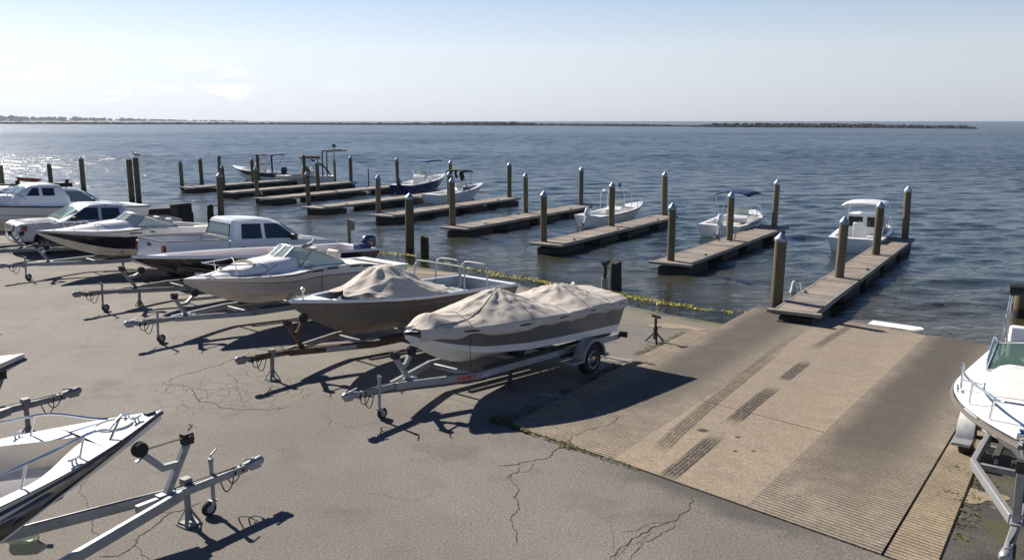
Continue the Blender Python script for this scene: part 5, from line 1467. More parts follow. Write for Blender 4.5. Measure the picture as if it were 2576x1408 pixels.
        for sd in (1, -1):
            g = MB(); g.tube([(.8, sd * .6, 1.93), (.95, sd * .6, 1.99), (3.2, sd * .6, 1.98), (3.35, sd * .6, 1.92)], .02, 6); g.build('roof_rack', 'black_plastic', v)
    g = MB(); g.box((3.0, 0, .52), (5.4, 1.5, .12)); g.build('chassis', 'dark_iron', v)
    for x in (1.25, 5.22):
        for sd in (1, -1):
            wheel(v, x, sd * .86, .40, .25, 'steel_bright', axis=sd)
            g = MB(); g.box((x, sd * .62, .60), (1.02, .16, .62)); g.build('wheel_well', 'rubber', v)
    return v
def park(v, p, heading, scale=1., L=5.22):
    a = R(heading); d = Vector((math.cos(a), math.sin(a), 0)); r = p + d * 1.25 * scale; f = p + d * L * scale
    z0, z1 = ground_z(r.x, r.y), ground_z(f.x, f.y); pt = math.atan2(z0 - z1, (L - 1.25) * scale)
    v.scale = (scale,) * 3
    pose(v, Vector((p.x, p.y, z0 + 1.25 * scale * math.tan(pt))), heading, pt)
pk = vehicle('white crew cab pickup seen from its tailgate end, nearest the shore weed', 'truck_white')
park(pk, Vector((-11.62, 26.6, 0)), 46, 1.06)
ps = vehicle('silver white pickup facing left, behind the black striped runabout', 'truck_silver')
park(ps, Vector((-14.6, 36.3, 0)), 222, 1.0)
wg = vehicle('white wagon facing the water, behind the cabin boat', 'truck_white', 'wagon')
park(wg, Vector((-25.2, 40.3, 0)), 46, 1.05)

# ---------------------------------------------------------------- boats moored at the docks
def moored(label, stern, bow, B, bands, mats, depth=.95, bowh=1.25, name='moored_boat', draft=.28, rub='rub_black', deck_t=.3, floor=.40, rake=.34, w=.2, L=None, heading=None, inside='gelcoat_white', crown=.06):
    s0 = at(*stern, WATER_Z)
    if L is None:
        b0_ = at(*bow, WATER_Z); d = b0_ - s0; L = d.length * 1.08; hd = math.degrees(math.atan2(d.y, d.x))
    else: hd = heading
    a = R(hd); t = thing(name, label, 'boat', group='boats moored at the docks')
    h = Hull(L, B, depth, bowh, rake=rake, full=2.2, chine=.72, drz=.32, flare=.9, stern=.92, keelrise=1.7)
    g = MB(); h.skin(g, bands, n=30); g.build('hull', mats, t, angle=28)
    rub_rail(h, t, rub, .032)
    g = MB(); fore_deck(h, deck_t, crown, g, n=14); side_decks(h, deck_t, .97, w, g); stern_cap(h, .92, g); g.build('deck', 'gelcoat_bright', t)
    g = MB(); well(h, deck_t, .92, w, floor, g); g.build('cockpit', [inside, 'nonskid_grey'], t)
    # local +x runs bow to stern, so the origin is the bow
    o = s0 + Vector((math.cos(a), math.sin(a), 0)) * L
    pose(t, Vector((o.x, o.y, WATER_Z - draft)), hd + 180)
    return t, h
def canopy(t, x0, x1, w_, z, mat, base_z=.9, posts='steel_bright', arch=.12, thick=.05, rake=0.):
    g = MB(); rows = []
    for i in range(9):
        x = lerp(x0, x1, i / 8); rows.append([Vector((x, k / 5 * w_, z + arch * (1 - (k / 5) ** 2) + .06 * math.sin(math.pi * i / 8) - (.05 if abs(k) == 5 else 0))) for k in range(-5, 6)])
    g.grid(rows); c = g.build('canopy', mat, t, angle=60, solid=thick)
    for sd in (1, -1):
        g = MB()
        for xa, xb in ((x0 + .1, lerp(x0, x1, .45) - rake), (x1 - .1, lerp(x0, x1, .55) - rake)):
            g.tube([(xb, sd * (w_ + .05), base_z), (xa, sd * (w_ - .03), z)], .018, 6)
        g.tube([(x0 + .1, sd * (w_ - .03), z), (x1 - .1, sd * (w_ - .03), z)], .016, 6)
        g.build('canopy_frame', posts, c)
    return c
def console(t, x, y, z, sx=.7, sy=.7, sz=.75, mat='gelcoat_bright', screen=True):
    g = MB(); g.prism([(x - sx / 2, z), (x + sx / 2, z), (x + sx / 2, z + sz * .8), (x + sx * .25, z + sz), (x - sx * .25, z + sz)], y - sy / 2, y + sy / 2); o = g.build('console', mat, t, bevel=.03); recalc(o)
    if screen:
        g = MB(); g.slab([Vector((x - sx * .3, y - sy * .45, z + sz)), Vector((x - sx * .3, y + sy * .45, z + sz)), Vector((x - sx * .05, y + sy * .4, z + sz + .35)), Vector((x - sx * .05, y - sy * .4, z + sz + .35))], .01); g.build('windscreen', 'wind_glass', o)
    return o
M1, hM = moored('white pilothouse boat seen from its stern, at the dock beside the ramp', (2146, 636), (2225, 575), 2.5, [(0, .8, 0), (.8, 1, 0)], ['gelcoat_bright'], L=6.2, heading=59, rub='rub_navy', deck_t=.42, w=.22, depth=.92, bowh=1.2)
g = MB(); rr = []
for z, x0, x1, y in ((.92, 1.9, 3.55, .86), (1.75, 2.15, 3.5, .80), (1.80, 2.2, 3.48, .76)):
    rr.append([Vector(p) for p in ((x0, -y * .7, z), (x0 + .4, -y, z), (x1, -y, z), (x1, y, z), (x0 + .4, y, z), (x0, y * .7, z), (x0, -y * .7, z))])
g.grid(rr); g.add(rr[-1][:-1], [tuple(range(6))]); g.add([(3.545, -.86, .40), (3.545, .86, .40), (3.545, .86, .93), (3.545, -.86, .93)], [(0, 1, 2, 3)]); cb = g.build('cabin', 'gelcoat_bright', M1, angle=25); recalc(cb)
for y0, y1, x_ in ((-.72, -.10, 3.545), (.12, .50, 3.545)):
    g = MB(); q = [Vector((3.53 - (z - .92) * .04 + .025, y, z)) for y, z in ((y0, 1.22), (y1, 1.22), (y1, 1.66), (y0, 1.66))]; g.slab(q, .008); o = g.build('window', 'car_glass', M1, angle=0); g = MB(); g.tube(q, .022, 6, closed=True); g.build('window_frame', 'rub_black', o)
for sd in (1, -1):
    g = MB(); q = [Vector((x, sd * (lerp(.86, .80, (z - .92) / .83) + .004), z)) for x, z in ((2.65, 1.2), (3.3, 1.2), (3.3, 1.62), (2.75, 1.62))]; g.slab(q if sd < 0 else q[::-1], .008); g.build('window', 'car_glass', cb)
canopy(M1, 2.0, 4.5, .92, 2.28, 'gelcoat_bright', .95, arch=.07, thick=.06)
seat(M1, 4.1, -.1, .40, .55, .75, 'gelcoat_bright'); g = MB(); g.box((3.9, .45, .62), (.5, .45, .42)); g.build('ice_box', 'gelcoat_bright', M1, bevel=.03)
g = MB(); g.box((5.2, -.45, .6), (.55, .6, .36)); g.build('bait_box', 'gelcoat_white', M1, bevel=.03)
bow_rail(M1, hM, .05, .38, .45, .08, (.2, .6, .9))
g = MB(); yb = -.32; xb = 6.16
for k, (a_, b_) in enumerate((((0, 0), (0, .16)), ((0, .16), (-.08, .15)), ((-.08, .15), (-.08, .09)), ((-.08, .09), (0, .08)), ((0, .08), (-.10, .07)), ((-.10, .07), (-.10, .01)), ((-.10, .01), (0, 0)))):
    g.bar((xb - .03 + .04 * a_[1], yb + a_[0], .56 + a_[1]), (xb - .03 + .04 * b_[1], yb + b_[0], .56 + b_[1]), .02, .025, up=(1, 0, 0))
g.build('transom_letter', 'rub_black', M1)
M2, h = moored('white motorboat with arched navy sunshade at the second dock', (1806, 600), (1905, 545), 2.45, [(0, .75, 0), (.75, 1, 0)], ['gelcoat_white'], L=6.0, heading=57, rub='rub_navy', deck_t=.30, bowh=1.25)
canopy(M2, 2.0, 4.2, .92, 2.35, 'navy_canvas', .95, arch=.16)
console(M2, 2.7, 0, .4, .7, 1.1, .8); console(M2, 4.3, -.35, .4, .5, .5, .55, 'vinyl_cream', False); console(M2, 4.3, .35, .4, .5, .5, .55, 'vinyl_cream', False)
g = MB(); g.box((3.5, .2, .62), (.06, .9, .55)); g.build('bulkhead', 'timber_brown', M2)
outboard(M2, 6.0, .95, .1, .8, 'gelcoat_bright', tilt=-.5); bow_rail(M2, h, .05, .34, .35, .08, (.2, .55, .9))
M3, h = moored('white motorboat with bare hoop frame and dark rub line at the third dock', (1478, 573), (1606, 549), 2.0, [(0, .75, 0), (.75, 1, 0)], ['gelcoat_white'], depth=.95, bowh=1.3, deck_t=.36)
console(M3, h.L * .5, 0, .45, .8, 1.0, .8)
for x in (.45, .58):
    g = MB(); X_ = h.L * x; pts = [(X_, -.8, .9), (X_ - .05, -.76, 2.1), (X_ - .05, 0, 2.2), (X_ - .05, .76, 2.1), (X_, .8, .9)]; g.tube(catmull(pts, 5), .02, 6); g.build('hoop', 'gelcoat_white', M3)
g = MB(); g.tube([(h.L * .36, -.1, 1.2), (h.L * .45, 0, 2.5)], .018, 6); g.box((h.L * .45, 0, 2.5), (.1, .1, .2)); g.build('light_mast', 'dark_iron', M3)
bow_rail(M3, h, .05, .34, .3, .08, (.2, .55, .9)); outboard(M3, h.L, .9, 0, .7, 'gelcoat_bright', tilt=-.6)
g = MB(); g.box((h.L * .75, 0, .62), (.6, 1.4, .4)); g.build('bench', 'gelcoat_bright', M3, bevel=.04)
M4, h = moored('white skiff with bundled black canopy at the fifth dock', (1083, 513), (1206, 498), 1.9, [(0, .75, 0), (.75, 1, 0)], ['gelcoat_white'], depth=.95, bowh=1.45, deck_t=.16, rub='gelcoat_bright')
console(M4, h.L * .52, 0, .4, .8, .9, .9)
c_ = canopy(M4, h.L * .36, h.L * .56, .8, 2.45, 'black_canvas', .95, arch=.1, posts='dark_iron')
g = MB(); rnd = random.Random(4)
for k in range(9):
    x = h.L * .36 + rnd.uniform(0, 1.2); y = rnd.uniform(-.8, .8); z = 2.45; g.tube(catmull([(x, y, z), (x + .1, y, z - .2), (x + .02, y + .1, z - .45 - rnd.random() * .25)], 4), [.07] * 8 + [.03], 6)
g.build('loose_canvas', 'black_canvas', c_)
g = MB(); g.box((h.L * .3, 0, 1.1), (.9, 1.0, .3)); g.build('bow_cushion', 'black_canvas', M4, bevel=.06)
M5, h = moored('blue hulled boat with flat blue canvas top at the sixth dock', (1005, 488), (1112, 471), 2.1, [(0, .8, 0), (.8, 1, 0)], ['hull_navy'], depth=1.0, bowh=1.5, deck_t=.2, rub='gelcoat_bright')
console(M5, h.L * .55, 0, .45, .9, 1.1, 1.2); canopy(M5, h.L * .25, h.L * .62, .85, 2.75, 'blue_canvas', 1.0, arch=.05)
bow_rail(M5, h, .05, .3, .3, .08, (.2, .6)); outboard(M5, h.L, .95, 0, .8, 'outboard_black', tilt=-.4)
M6, h = moored('grey white boat with black canopy, brown locker and raised wooden arms', (842, 461), (704, 464), 2.4, [(0, .8, 0), (.8, 1, 0)], ['gelcoat_white'], depth=1.0, bowh=1.15, deck_t=.22)
console(M6, h.L * .5, -.2, .45, .9, .9, 1.5, 'timber_brown', False); canopy(M6, h.L * .42, h.L * .75, .95, 2.75, 'black_canvas', 1.0, arch=.15, posts='dark_iron')
console(M6, h.L * .62, .2, .45, .8, 1.0, 1.1)
for sd, dx in ((1, .1), (-1, .35)):
    g = MB(); x = h.L * (.80 + .0); g.tube([(x + dx, sd * .9, .9), (x + dx, sd * .9, 3.2), (x + dx + .1, sd * .9, 3.4)], .07, 8); g.tube([(x + dx, sd * .9, 3.35), (x + dx + 1.9, sd * 1.0, 3.45)], .06, 8); g.build('boom', 'post_wood' if sd < 0 else 'dark_iron', M6)
g = MB(); g.tube(catmull([(h.L * .6, -.95, 2.6), (h.L * .8, -1, 2.0), (h.L * .92, -1, 1.1)], 5), .07, 6); g.build('rolled_canvas', 'black_canvas', M6)
g = MB(); g.box((h.L * .35, 0, 1.1), (.9, .9, .22)); g.build('bow_cushion', 'black_canvas', M6, bevel=.05)
M7, h = moored('long white boat with dark green stripe along its top, at the farthest dock', (712, 456), (598, 453), 2.3, [(0, .55, 0), (.55, 1, 1)], ['gelcoat_white', 'hull_teal'], depth=1.15, bowh=1.75, deck_t=.25, rub='gelcoat_bright')
console(M7, h.L * .55, 0, .6, .9, 1.0, 1.5); canopy(M7, h.L * .5, h.L * .95, .95, 2.85, 'navy_canvas', 1.2, arch=.04, posts='rub_navy')
g = MB(); g.box((h.L * .9, -.9, 1.9), (.16, .1, 1.9)); g.build('rolled_canvas', 'navy_canvas', M7, bevel=.03); outboard(M7, h.L, 1.1, 0, .9, 'outboard_black')

# ---------------------------------------------------------------- breakwaters, far shore
def rock(g, c, r, rnd):
    n = 6; rings = []
    sq = (rnd.uniform(.8, 1.3), rnd.uniform(.8, 1.2), rnd.uniform(.6, .95)); ph = rnd.uniform(0, 6)
    V = [Vector((0, 0, -1))]
    for z, q in ((-.55, .85), (.15, 1.0), (.7, .65)):
        for k in range(n):
            a = ph + 2 * math.pi * k / n + z; j = rnd.uniform(.78, 1.15); V.append(Vector((math.cos(a) * q * j, math.sin(a) * q * j, z * rnd.uniform(.85, 1.1))))
    V.append(Vector((rnd.uniform(-.2, .2), rnd.uniform(-.2, .2), rnd.uniform(.85, 1.0)))); F = []
    for k in range(n):
        l = (k + 1) % n; F.append((0, 1 + l, 1 + k)); F.append((1 + 2 * n + k, 1 + 2 * n + l, 1 + 3 * n))
        for i in (0, 1): F.append((1 + i * n + k, 1 + i * n + l, 1 + (i + 1) * n + l, 1 + (i + 1) * n + k))
    g.add([Vector((p.x * sq[0], p.y * sq[1], p.z * sq[2])) * r + Vector(c) for p in V], F)
def breakwater(pts, label, seed, tall=1.55):
    """pts: (photo x, photo y of its foot, rubble height in metres)"""
    rnd = random.Random(seed); g = MB()
    for (xa, ya, ha), (xb, yb, hb) in zip(pts, pts[1:]):
        a, b_ = at(xa, ya, WATER_Z), at(xb, yb, WATER_Z); L = (b_ - a).length; step = 1.9; ha_, hb_ = ha * tall, hb * tall
        d = (b_ - a).normalized(); nrm = Vector((-d.y, d.x, 0))
        for i in range(int(L / step)):
            f = i * step / L; h = lerp(ha_, hb_, f) * (1 + .22 * noise.noise(Vector((i * .21 + seed, 0, 0))))
            p = a.lerp(b_, f)
            lv = max(2, int(h / 1.2 + .5))
            for k in range(lv):
                z = WATER_Z + h * (k + .15) / lv; wd = h * 1.3 * (1 - k / lv) + .3
                for s_ in (-1, 1, 0) if k < lv - 1 else (0,):
                    rock(g, p + nrm * (s_ * wd * rnd.uniform(.7, 1.1)) + d * rnd.uniform(-1, 1) + Vector((0, 0, z - p.z + rnd.uniform(-.2, .3))), rnd.uniform(.75, 1.3) * min(1.35, .75 + h * .18), rnd)
    return tag(g.build('breakwater', 'rock_dark', angle=0), label, 'breakwater', kind='stuff')
breakwater([(-150, 311.5, 2.0), (300, 313, 2.0), (700, 313.5, 1.8), (1100, 315, 1.9), (1190, 315.5, 2.6), (1280, 316, 2.7), (1380, 316, 1.6), (1560, 317.5, 1.6), (1640, 318, 1.5), (1735, 318.5, .7)], 'long low rubble breakwater below the horizon, thin toward the left', 3)
breakwater([(1735, 319, .8), (1790, 319.5, 2.5), (1900, 320, 3.0), (2000, 320.5, 2.9), (2200, 321.5, 2.6), (2300, 322.5, 2.1), (2420, 323.5, 2.0), (2438, 323.8, 1.6), (2460, 324, .4)], 'thicker rubble breakwater below the horizon at right', 5, 1.2)
plain('far_woods', (.025, .04, .05), .9, dirt=.5, scale=.01, bump=0)
g = MB(); rnd = random.Random(12); rows = []
for i in range(60):
    x = -5200 + i * 62; h = 7 + 20 * sstep(-1500, -3300, x) * (1 + .25 * noise.noise(Vector((x * .004, 0, 0))))
    rows.append([Vector((x, 4700, WATER_Z - .5)), Vector((x, 4720, WATER_Z + h * .35)), Vector((x, 4850, WATER_Z + h * .5)), Vector((x, 5000, WATER_Z + h * .4)), Vector((x, 5050, WATER_Z - .5))])
g.grid(rows, flip=False)
tag(g.build('far_shore', 'far_woods', angle=0), 'low far shore at the left of the horizon', kind='structure')
g = MB()
for i in range(620):
    x = rnd.uniform(-5200, -1530); k = sstep(-1500, -3000, x); h = (7 + 16 * k) * rnd.uniform(.7, 1.15) + (10 * k if rnd.random() < .12 else 0)
    y = rnd.uniform(4720, 4860); z = WATER_Z + 2 + 8 * k
    rock(g, (x, y, z + h * .35), h * .62, rnd)
tag(g.build('far_woods', 'far_woods', angle=0), 'hazy tree line on the far shore at left', 'woods', kind='stuff')

# ---------------------------------------------------------------- weed, moss, cracks, tyre marks on the ground
def leafy(name, cols, rough=.7):
    m, t, b = new_mat(name); gi = t.nodes.new('ShaderNodeNewGeometry')
    t.links.new(nmix(t, gi.outputs['Random Per Island'], *cols), b.inputs['Base Color']); setp(b, Roughness=rough); MATS[name] = m
leafy('weed', ((.24, .25, .02), (.62, .53, .04)), .5); leafy('moss', ((.035, .045, .01), (.12, .13, .02)))
def flakes(g, p, r, n, rnd, z0=.0, zz=.05, size=(.02, .06)):
    for i in range(n):
        a = rnd.uniform(0, 6.28); q = r * math.sqrt(rnd.random()); c = p + Vector((math.cos(a) * q, math.sin(a) * q, z0 + rnd.random() * zz)); s = rnd.uniform(*size)
        u = Vector((rnd.uniform(-1, 1), rnd.uniform(-1, 1), rnd.uniform(-.22, .22))).normalized() * s; v = Vector((rnd.uniform(-1, 1), rnd.uniform(-1, 1), rnd.uniform(-.2, .25))).normalized() * s * .6
        g.add([c - u, c - v, c + u, c + v], [(0, 1, 2, 3)])
rnd = random.Random(21); g = MB()
path = [(830, 612, .5), (900, 624, .5), (1010, 640, 1.0), (1060, 645, .8), (1150, 668, .35), (1250, 691, .8), (1330, 703, .9), (1420, 718, 1.1), (1520, 733, 1.2), (1600, 752, .9), (1700, 767, .8), (1790, 780, .6), (1880, 785, .3)]
for (xa, ya, ka), (xb, yb, kb) in zip(path, path[1:]):
    a, b_ = at(xa, ya, WATER_Z + .01), at(xb, yb, WATER_Z + .01); L = (b_ - a).length; n = int(L / .04)
    for i in range(n):
        f = i / n; k = lerp(ka, kb, f); p = a.lerp(b_, f); nn = noise.noise(Vector((p.x * .8, p.y * .8, 0)))
        d = Vector((.707, .707, 0)) * (nn * .3 + rnd.gauss(0, .17) * k)
        if rnd.random() < k * (1. + nn): flakes(g, p + d, .15, 10, rnd, .0, .03, (.02, .055))
tag(g.build('seaweed', 'weed', angle=0), 'yellow green weed washed up along the water line', 'weed', kind='stuff')
g = MB()
for i in range(420):
    v = rnd.uniform(0, 10.3); p = ramp_pt(0, v); p.z = ground_z(p.x, p.y) + .005; p += Vector((-.10 - abs(rnd.gauss(0, .10)), .05, 0))
    if noise.noise(Vector((v * .9, 3, 0))) > -.1: flakes(g, p, .10, 5, rnd, 0, .025, (.012, .035))
for i in range(260):
    v = rnd.uniform(0, 14); p = ramp_pt(5, v); p.z = ground_z(p.x, p.y) + .005; p += Vector((.06 + abs(rnd.gauss(0, .10)), -.04, 0))
    if noise.noise(Vector((v * .8, 9, 0))) > -.05: flakes(g, p, .10, 6, rnd, 0, .03, (.012, .035))
for i in range(260):
    f = rnd.random() ** 1.6 * 2.2; p = ramp_pt(f, 0); p.z = .005; flakes(g, p + Vector((-.03, -.04, 0)), .05, 4, rnd, 0, .02, (.01, .028))
for c, r, n in (((1258, 1058), .22, 220), ((1425, 1122), .14, 90), ((2425, 1192), .30, 150), ((2390, 1250), .18, 60)):
    flakes(g, on_ground(*c), r, n, rnd, .005, .05, (.012, .04))
tag(g.build('moss', 'moss', angle=0), 'moss and dirt along the edges of the ramp', 'moss', kind='stuff')

def crack_mat():
    m, t, b = new_mat('crack'); v = ncoord(t)
    t.links.new(nmix(t, mrange(t, nnoise(t, v, 1.1, 3), .45, .6), (.022, .019, .016), (.055, .055, .012)), b.inputs['Base Color']); setp(b, Roughness=.95)
    MATS['crack'] = m
crack_mat()
def crack_line(g, pts, wd, rnd, f=ground_z, depth=4):
    P = [on_ground(x, y, 0, f) for x, y in pts]
    for it in range(depth):
        Q = [P[0]]
        for a, b_ in zip(P, P[1:]):
            L = (b_ - a).length; mid = (a + b_) / 2; n = Vector((-(b_ - a).y, (b_ - a).x, 0)); n = n.normalized() if n.length > 0 else n
            Q += [mid + n * rnd.uniform(-.16, .16) * L, b_]
        P = Q
    L_, R_ = [], []
    for i, p in enumerate(P):
        q = P[min(i + 1, len(P) - 1)] - P[max(i - 1, 0)]; n = Vector((-q.y, q.x, 0)).normalized(); e = min(1, i / 6, (len(P) - 1 - i) / 6) * .8 + .2
        w_ = wd * .55 * e * rnd.uniform(.4, 1.4); z = f(p.x, p.y) + .0045
        L_.append(Vector((p.x + n.x * w_, p.y + n.y * w_, z))); R_.append(Vector((p.x - n.x * w_, p.y - n.y * w_, z)))
    g.grid([L_, R_], flip=False)
rnd = random.Random(8); g = MB()
for pts, wd in (([(1428, 1118), (1390, 1142), (1330, 1160), (1300, 1168), (1245, 1171)], .016), ([(1345, 1158), (1330, 1185), (1290, 1190), (1275, 1205)], .006), ([(1305, 1166), (1280, 1200), (1290, 1250), (1298, 1290), (1292, 1330), (1300, 1370)], .010),
                ([(1745, 1245), (1735, 1275), (1705, 1305), (1660, 1320), (1610, 1345), (1560, 1375), (1530, 1408)], .010), ([(1690, 1312), (1640, 1316), (1600, 1335), (1560, 1340)], .006), ([(1700, 1308), (1650, 1350), (1600, 1385), (1590, 1408)], .007), ([(1640, 1330), (1610, 1360), (1580, 1370), (1545, 1408)], .005),
                ([(400, 966), (470, 940), (520, 925), (580, 905), (640, 895)], .013), ([(400, 968), (460, 967), (488, 985), (500, 1010), (560, 1025), (650, 1030), (740, 1020)], .014), ([(400, 966), (300, 978), (200, 990), (120, 1000)], .005), ([(470, 967), (540, 980), (610, 975)], .008), ([(560, 940), (600, 985), (640, 1025)], .007),
                ([(508, 1262), (470, 1278), (420, 1295), (385, 1325), (340, 1370), (300, 1396), (240, 1402)], .016), ([(440, 1290), (380, 1290), (330, 1310), (300, 1340)], .009), ([(230, 1190), (215, 1250), (235, 1320), (225, 1370)], .006), ([(160, 1300), (230, 1290), (300, 1265)], .006), ([(330, 1370), (370, 1400), (380, 1408)], .008),
                ([(800, 1030), (835, 1060), (800, 1090)], .005), ([(815, 1040), (880, 1075), (960, 1062)], .005), ([(0, 770), (120, 760), (230, 768)], .005), ([(40, 900), (150, 870), (260, 880)], .004),
                ([(700, 905), (760, 880), (830, 890)], .006), ([(900, 1250), (960, 1240), (1040, 1260), (1100, 1245)], .003)):
    crack_line(g, pts, wd, rnd)
# finer alligator cracking inside the worn field
for i in range(46):
    x = 640 + rnd.gauss(0, 75); y = 962 + rnd.gauss(0, 30); a = rnd.uniform(-.5, .5) + (1.57 if rnd.random() < .3 else 0); l = rnd.uniform(20, 60)
    crack_line(g, [(x, y), (x + l * math.cos(a), y + l * .45 * math.sin(a)), (x + 1.7 * l * math.cos(a + .5), y + .8 * l * math.sin(a + .5))], .0045, rnd, depth=2)
tag(g.build('asphalt_crack', 'crack', angle=0), 'cracks in the asphalt, some filled with moss', kind='structure')
g = MB()
for pts, wd in (([(1705, 925), (1645, 965), (1625, 990), (1612, 1015)], .008), ([(1570, 1040), (1500, 1075), (1440, 1095), (1410, 1118)], .009)): crack_line(g, pts, wd, rnd, ramp_z)
tag(g.build('ramp_crack', 'crack', angle=0), 'thin cracks across the ribbed lane of the ramp', kind='structure')
def mark_mat(name, strength, tread):
    m, t, b = new_mat(name); u = t.nodes.new('ShaderNodeUVMap'); su = t.nodes.new('ShaderNodeSeparateXYZ'); t.links.new(u.outputs['UV'], su.inputs['Vector'])
    U, V = su.outputs['X'], su.outputs['Y']
    f = mmath(t, 'MULTIPLY', mrange(t, U, 0., .12), mrange(t, U, 1., .88))
    f = mmath(t, 'MULTIPLY', f, mmath(t, 'MULTIPLY', mrange(t, V, 0., .18), mrange(t, V, 1., .72)))
    if tread: f = mmath(t, 'MULTIPLY', f, mrange(t, mmath(t, 'SINE', mmath(t, 'MULTIPLY', U, 31.)), -.7, .2, .25, 1.))
    n = nnoise(t, ncoord(t), 14, 5, .7); f = mmath(t, 'MULTIPLY', f, mrange(t, n, .32, .56, .15, 1.)); f = mmath(t, 'MULTIPLY', f, strength)
    setp(b, Base_Color=(.04, .037, .034, 1), Roughness=.9)
    tr = t.nodes.new('ShaderNodeBsdfTransparent'); mxs = t.nodes.new('ShaderNodeMixShader'); t.links.new(f, mxs.inputs[0]); t.links.new(tr.outputs[0], mxs.inputs[1]); t.links.new(b.outputs[0], mxs.inputs[2])
    t.links.new(mxs.outputs[0], t.nodes['Material Output'].inputs['Surface']); MATS[name] = m
mark_mat('tyre_mark', .95, True); mark_mat('tyre_mark_faint', .55, True); mark_mat('oil_spot', .9, False)
def strip(name, pts, wd, mat, label, f=ramp_z, dz=.005):
    P = [on_ground(x, y, 0, f) for x, y in pts]; C = []
    for a, b_ in zip(P, P[1:]):
        for k in range(6): C.append(a.lerp(b_, k / 6))
    C.append(P[-1]); rows = []
    for i, p in enumerate(C):
        q = C[min(i + 1, len(C) - 1)] - C[max(0, i - 1)]; n = Vector((-q.y, q.x, 0)).normalized() * wd / 2
        rows.append([Vector((p.x + s * n.x, p.y + s * n.y, f(p.x + s * n.x, p.y + s * n.y) + dz)) for s in (1, 0, -1)])
    g = MB(); g.grid(rows); o = g.build(name, mat, angle=0); ul = o.data.uv_layers.new(name='UVMap')
    for lp in o.data.loops: i = lp.vertex_index; ul.data[lp.index].uv = ((i % 3) / 2, (i // 3) / (len(C) - 1))
    return tag(o, label, kind='structure')
strip('tyre_mark', [(1668, 1208), (1740, 1150), (1812, 1088)], .30, 'tyre_mark', 'dark tyre mark low on the smooth slab')
strip('tyre_mark', [(1836, 1066), (1895, 1015), (1955, 968)], .30, 'tyre_mark', 'dark tyre mark crossing the slab joint')
strip('tyre_mark', [(1968, 958), (2000, 932), (2034, 906)], .28, 'tyre_mark', 'dark tyre mark high on the smooth slab')
strip('tyre_mark', [(1645, 1145), (1700, 1090), (1790, 1012), (1900, 925), (1990, 850)], .30, 'tyre_mark_faint', 'long faint tyre mark along the smooth lane')
strip('tyre_mark', [(2040, 880), (2150, 812)], .25, 'tyre_mark_faint', 'short faint tyre mark near the water')
for x, y, r in ((1768, 1082, .10), (1857, 1099, .045), (1850, 1134, .04), (1895, 1134, .035)):
    strip('oil_spot', [(x - r * 120, y + 2), (x + r * 120, y - 2)], r * 1.7, 'oil_spot', 'dark spot on the smooth slab')
plain('sandy', (.27, .22, .155), .95, dirt=.5, bump=.4); plain('pale_concrete', (.24, .23, .215), .9, dirt=.5, bump=.4)
def patch(name, c, rx, ry, mat, label, seed):
    p = on_ground(*c); rnd = random.Random(seed); V = []
    for k in range(26):
        a = 2 * math.pi * k / 26; q = 1 + .25 * math.sin(a * 3 + seed) + rnd.uniform(-.12, .12); x, y = p.x + math.cos(a) * rx * q, p.y + math.sin(a) * ry * q; V.append(Vector((x, y, ground_z(x, y) + .010)))
    g = MB(); g.add(V, [tuple(range(26))]); return tag(g.build(name, mat, angle=0), label, kind='structure')
patch('sand_patch', (2450, 1245), .36, .32, 'sandy', 'sandy patch by the boat trailer at right', 2)
patch('concrete_patch', (1390, 994), .24, .20, 'pale_concrete', 'pale broken concrete beside the ramp', 5)
patch('concrete_patch', (1560, 905), .4, .2, 'pale_concrete', 'pale broken concrete by the trailer wheel', 8)
patch('sand_patch', (1700, 822), .8, .45, 'sandy', 'sandy ground by the water left of the ramp', 3)
patch('sand_patch', (1120, 690), 1.3, .6, 'sandy', 'sandy ground at the water behind the open boat', 4)
# foam white painted bar at the foot of the ramp
a, b_ = on_ground(2190, 812, 0, ramp_z), on_ground(2334, 833, 0, ramp_z)
g = MB(); d = (b_ - a).normalized(); n = Vector((-d.y, d.x, 0)); rows = []
for i in range(25):
    p = a.lerp(b_, i / 24); rows.append([p + n * (s * .30 + .03 * noise.noise(Vector((i * .8, s * 3, 0)))) + Vector((0, 0, dz)) for s, dz in ((-1, -.01), (-.95, .03), (0, .04), (.95, .03), (1, -.01))])
g.grid(rows, flip=True); g.add(rows[0], [(0, 1, 2, 3, 4)]); g.add(rows[-1], [(4, 3, 2, 1, 0)])
tag(g.build('white_sill', 'white_paint', angle=30), 'white painted concrete bar at the water edge of the ramp', 'sill')

# ---------------------------------------------------------------- posts and small gear
def ht(p, y0, y1): return (y0 - y1) * (p.y * CP + (CAM_H - p.z) * SP) / FPX / CP
p = at(843, 456, -.5); H_ = ht(p, 456, 352)
t = thing('lamp_pole', 'tall thin lamp pole on the far dock, rising above every piling', 'lamp pole', (p.x, p.y, -1.0))
g = MB(); g.lathe([(.13, -1), (.12, 1.2), (.11, H_ * .62)], 12); g.build('pole', 'pile_wood', t); g = MB(); g.lathe([(.06, H_ * .62), (.05, H_ * .94)], 10); m_ = g.build('mast', 'galvanised', t)
g = MB(); g.box((0, 0, H_ * .97), (.28, .20, .22)); g.tube([(0, 0, H_ * .9), (.22, 0, H_ * .95)], .03, 6); g.build('lamp', 'dark_iron', m_)
p = at(928, 482, WATER_Z); t = MB(); h_ = ht(p, 482, 425); t.lathe([(.06, -1), (.055, h_ * .5), (.04, h_)], 8); tag(t.build('marker_stake', 'dark_iron', loc=p), 'thin dark stake standing in water between the docks', 'stake')
p = on_ground(880, 633); h_ = ht(p, 633, 552)
t = thing('sign_post', 'square wooden post with a small box, in front of the water by the pickup', 'post', p)
g = MB(); g.box((0, 0, h_ / 2 - .2), (.13, .13, h_ + .4)); g.build('post', 'post_wood', t, bevel=.012)
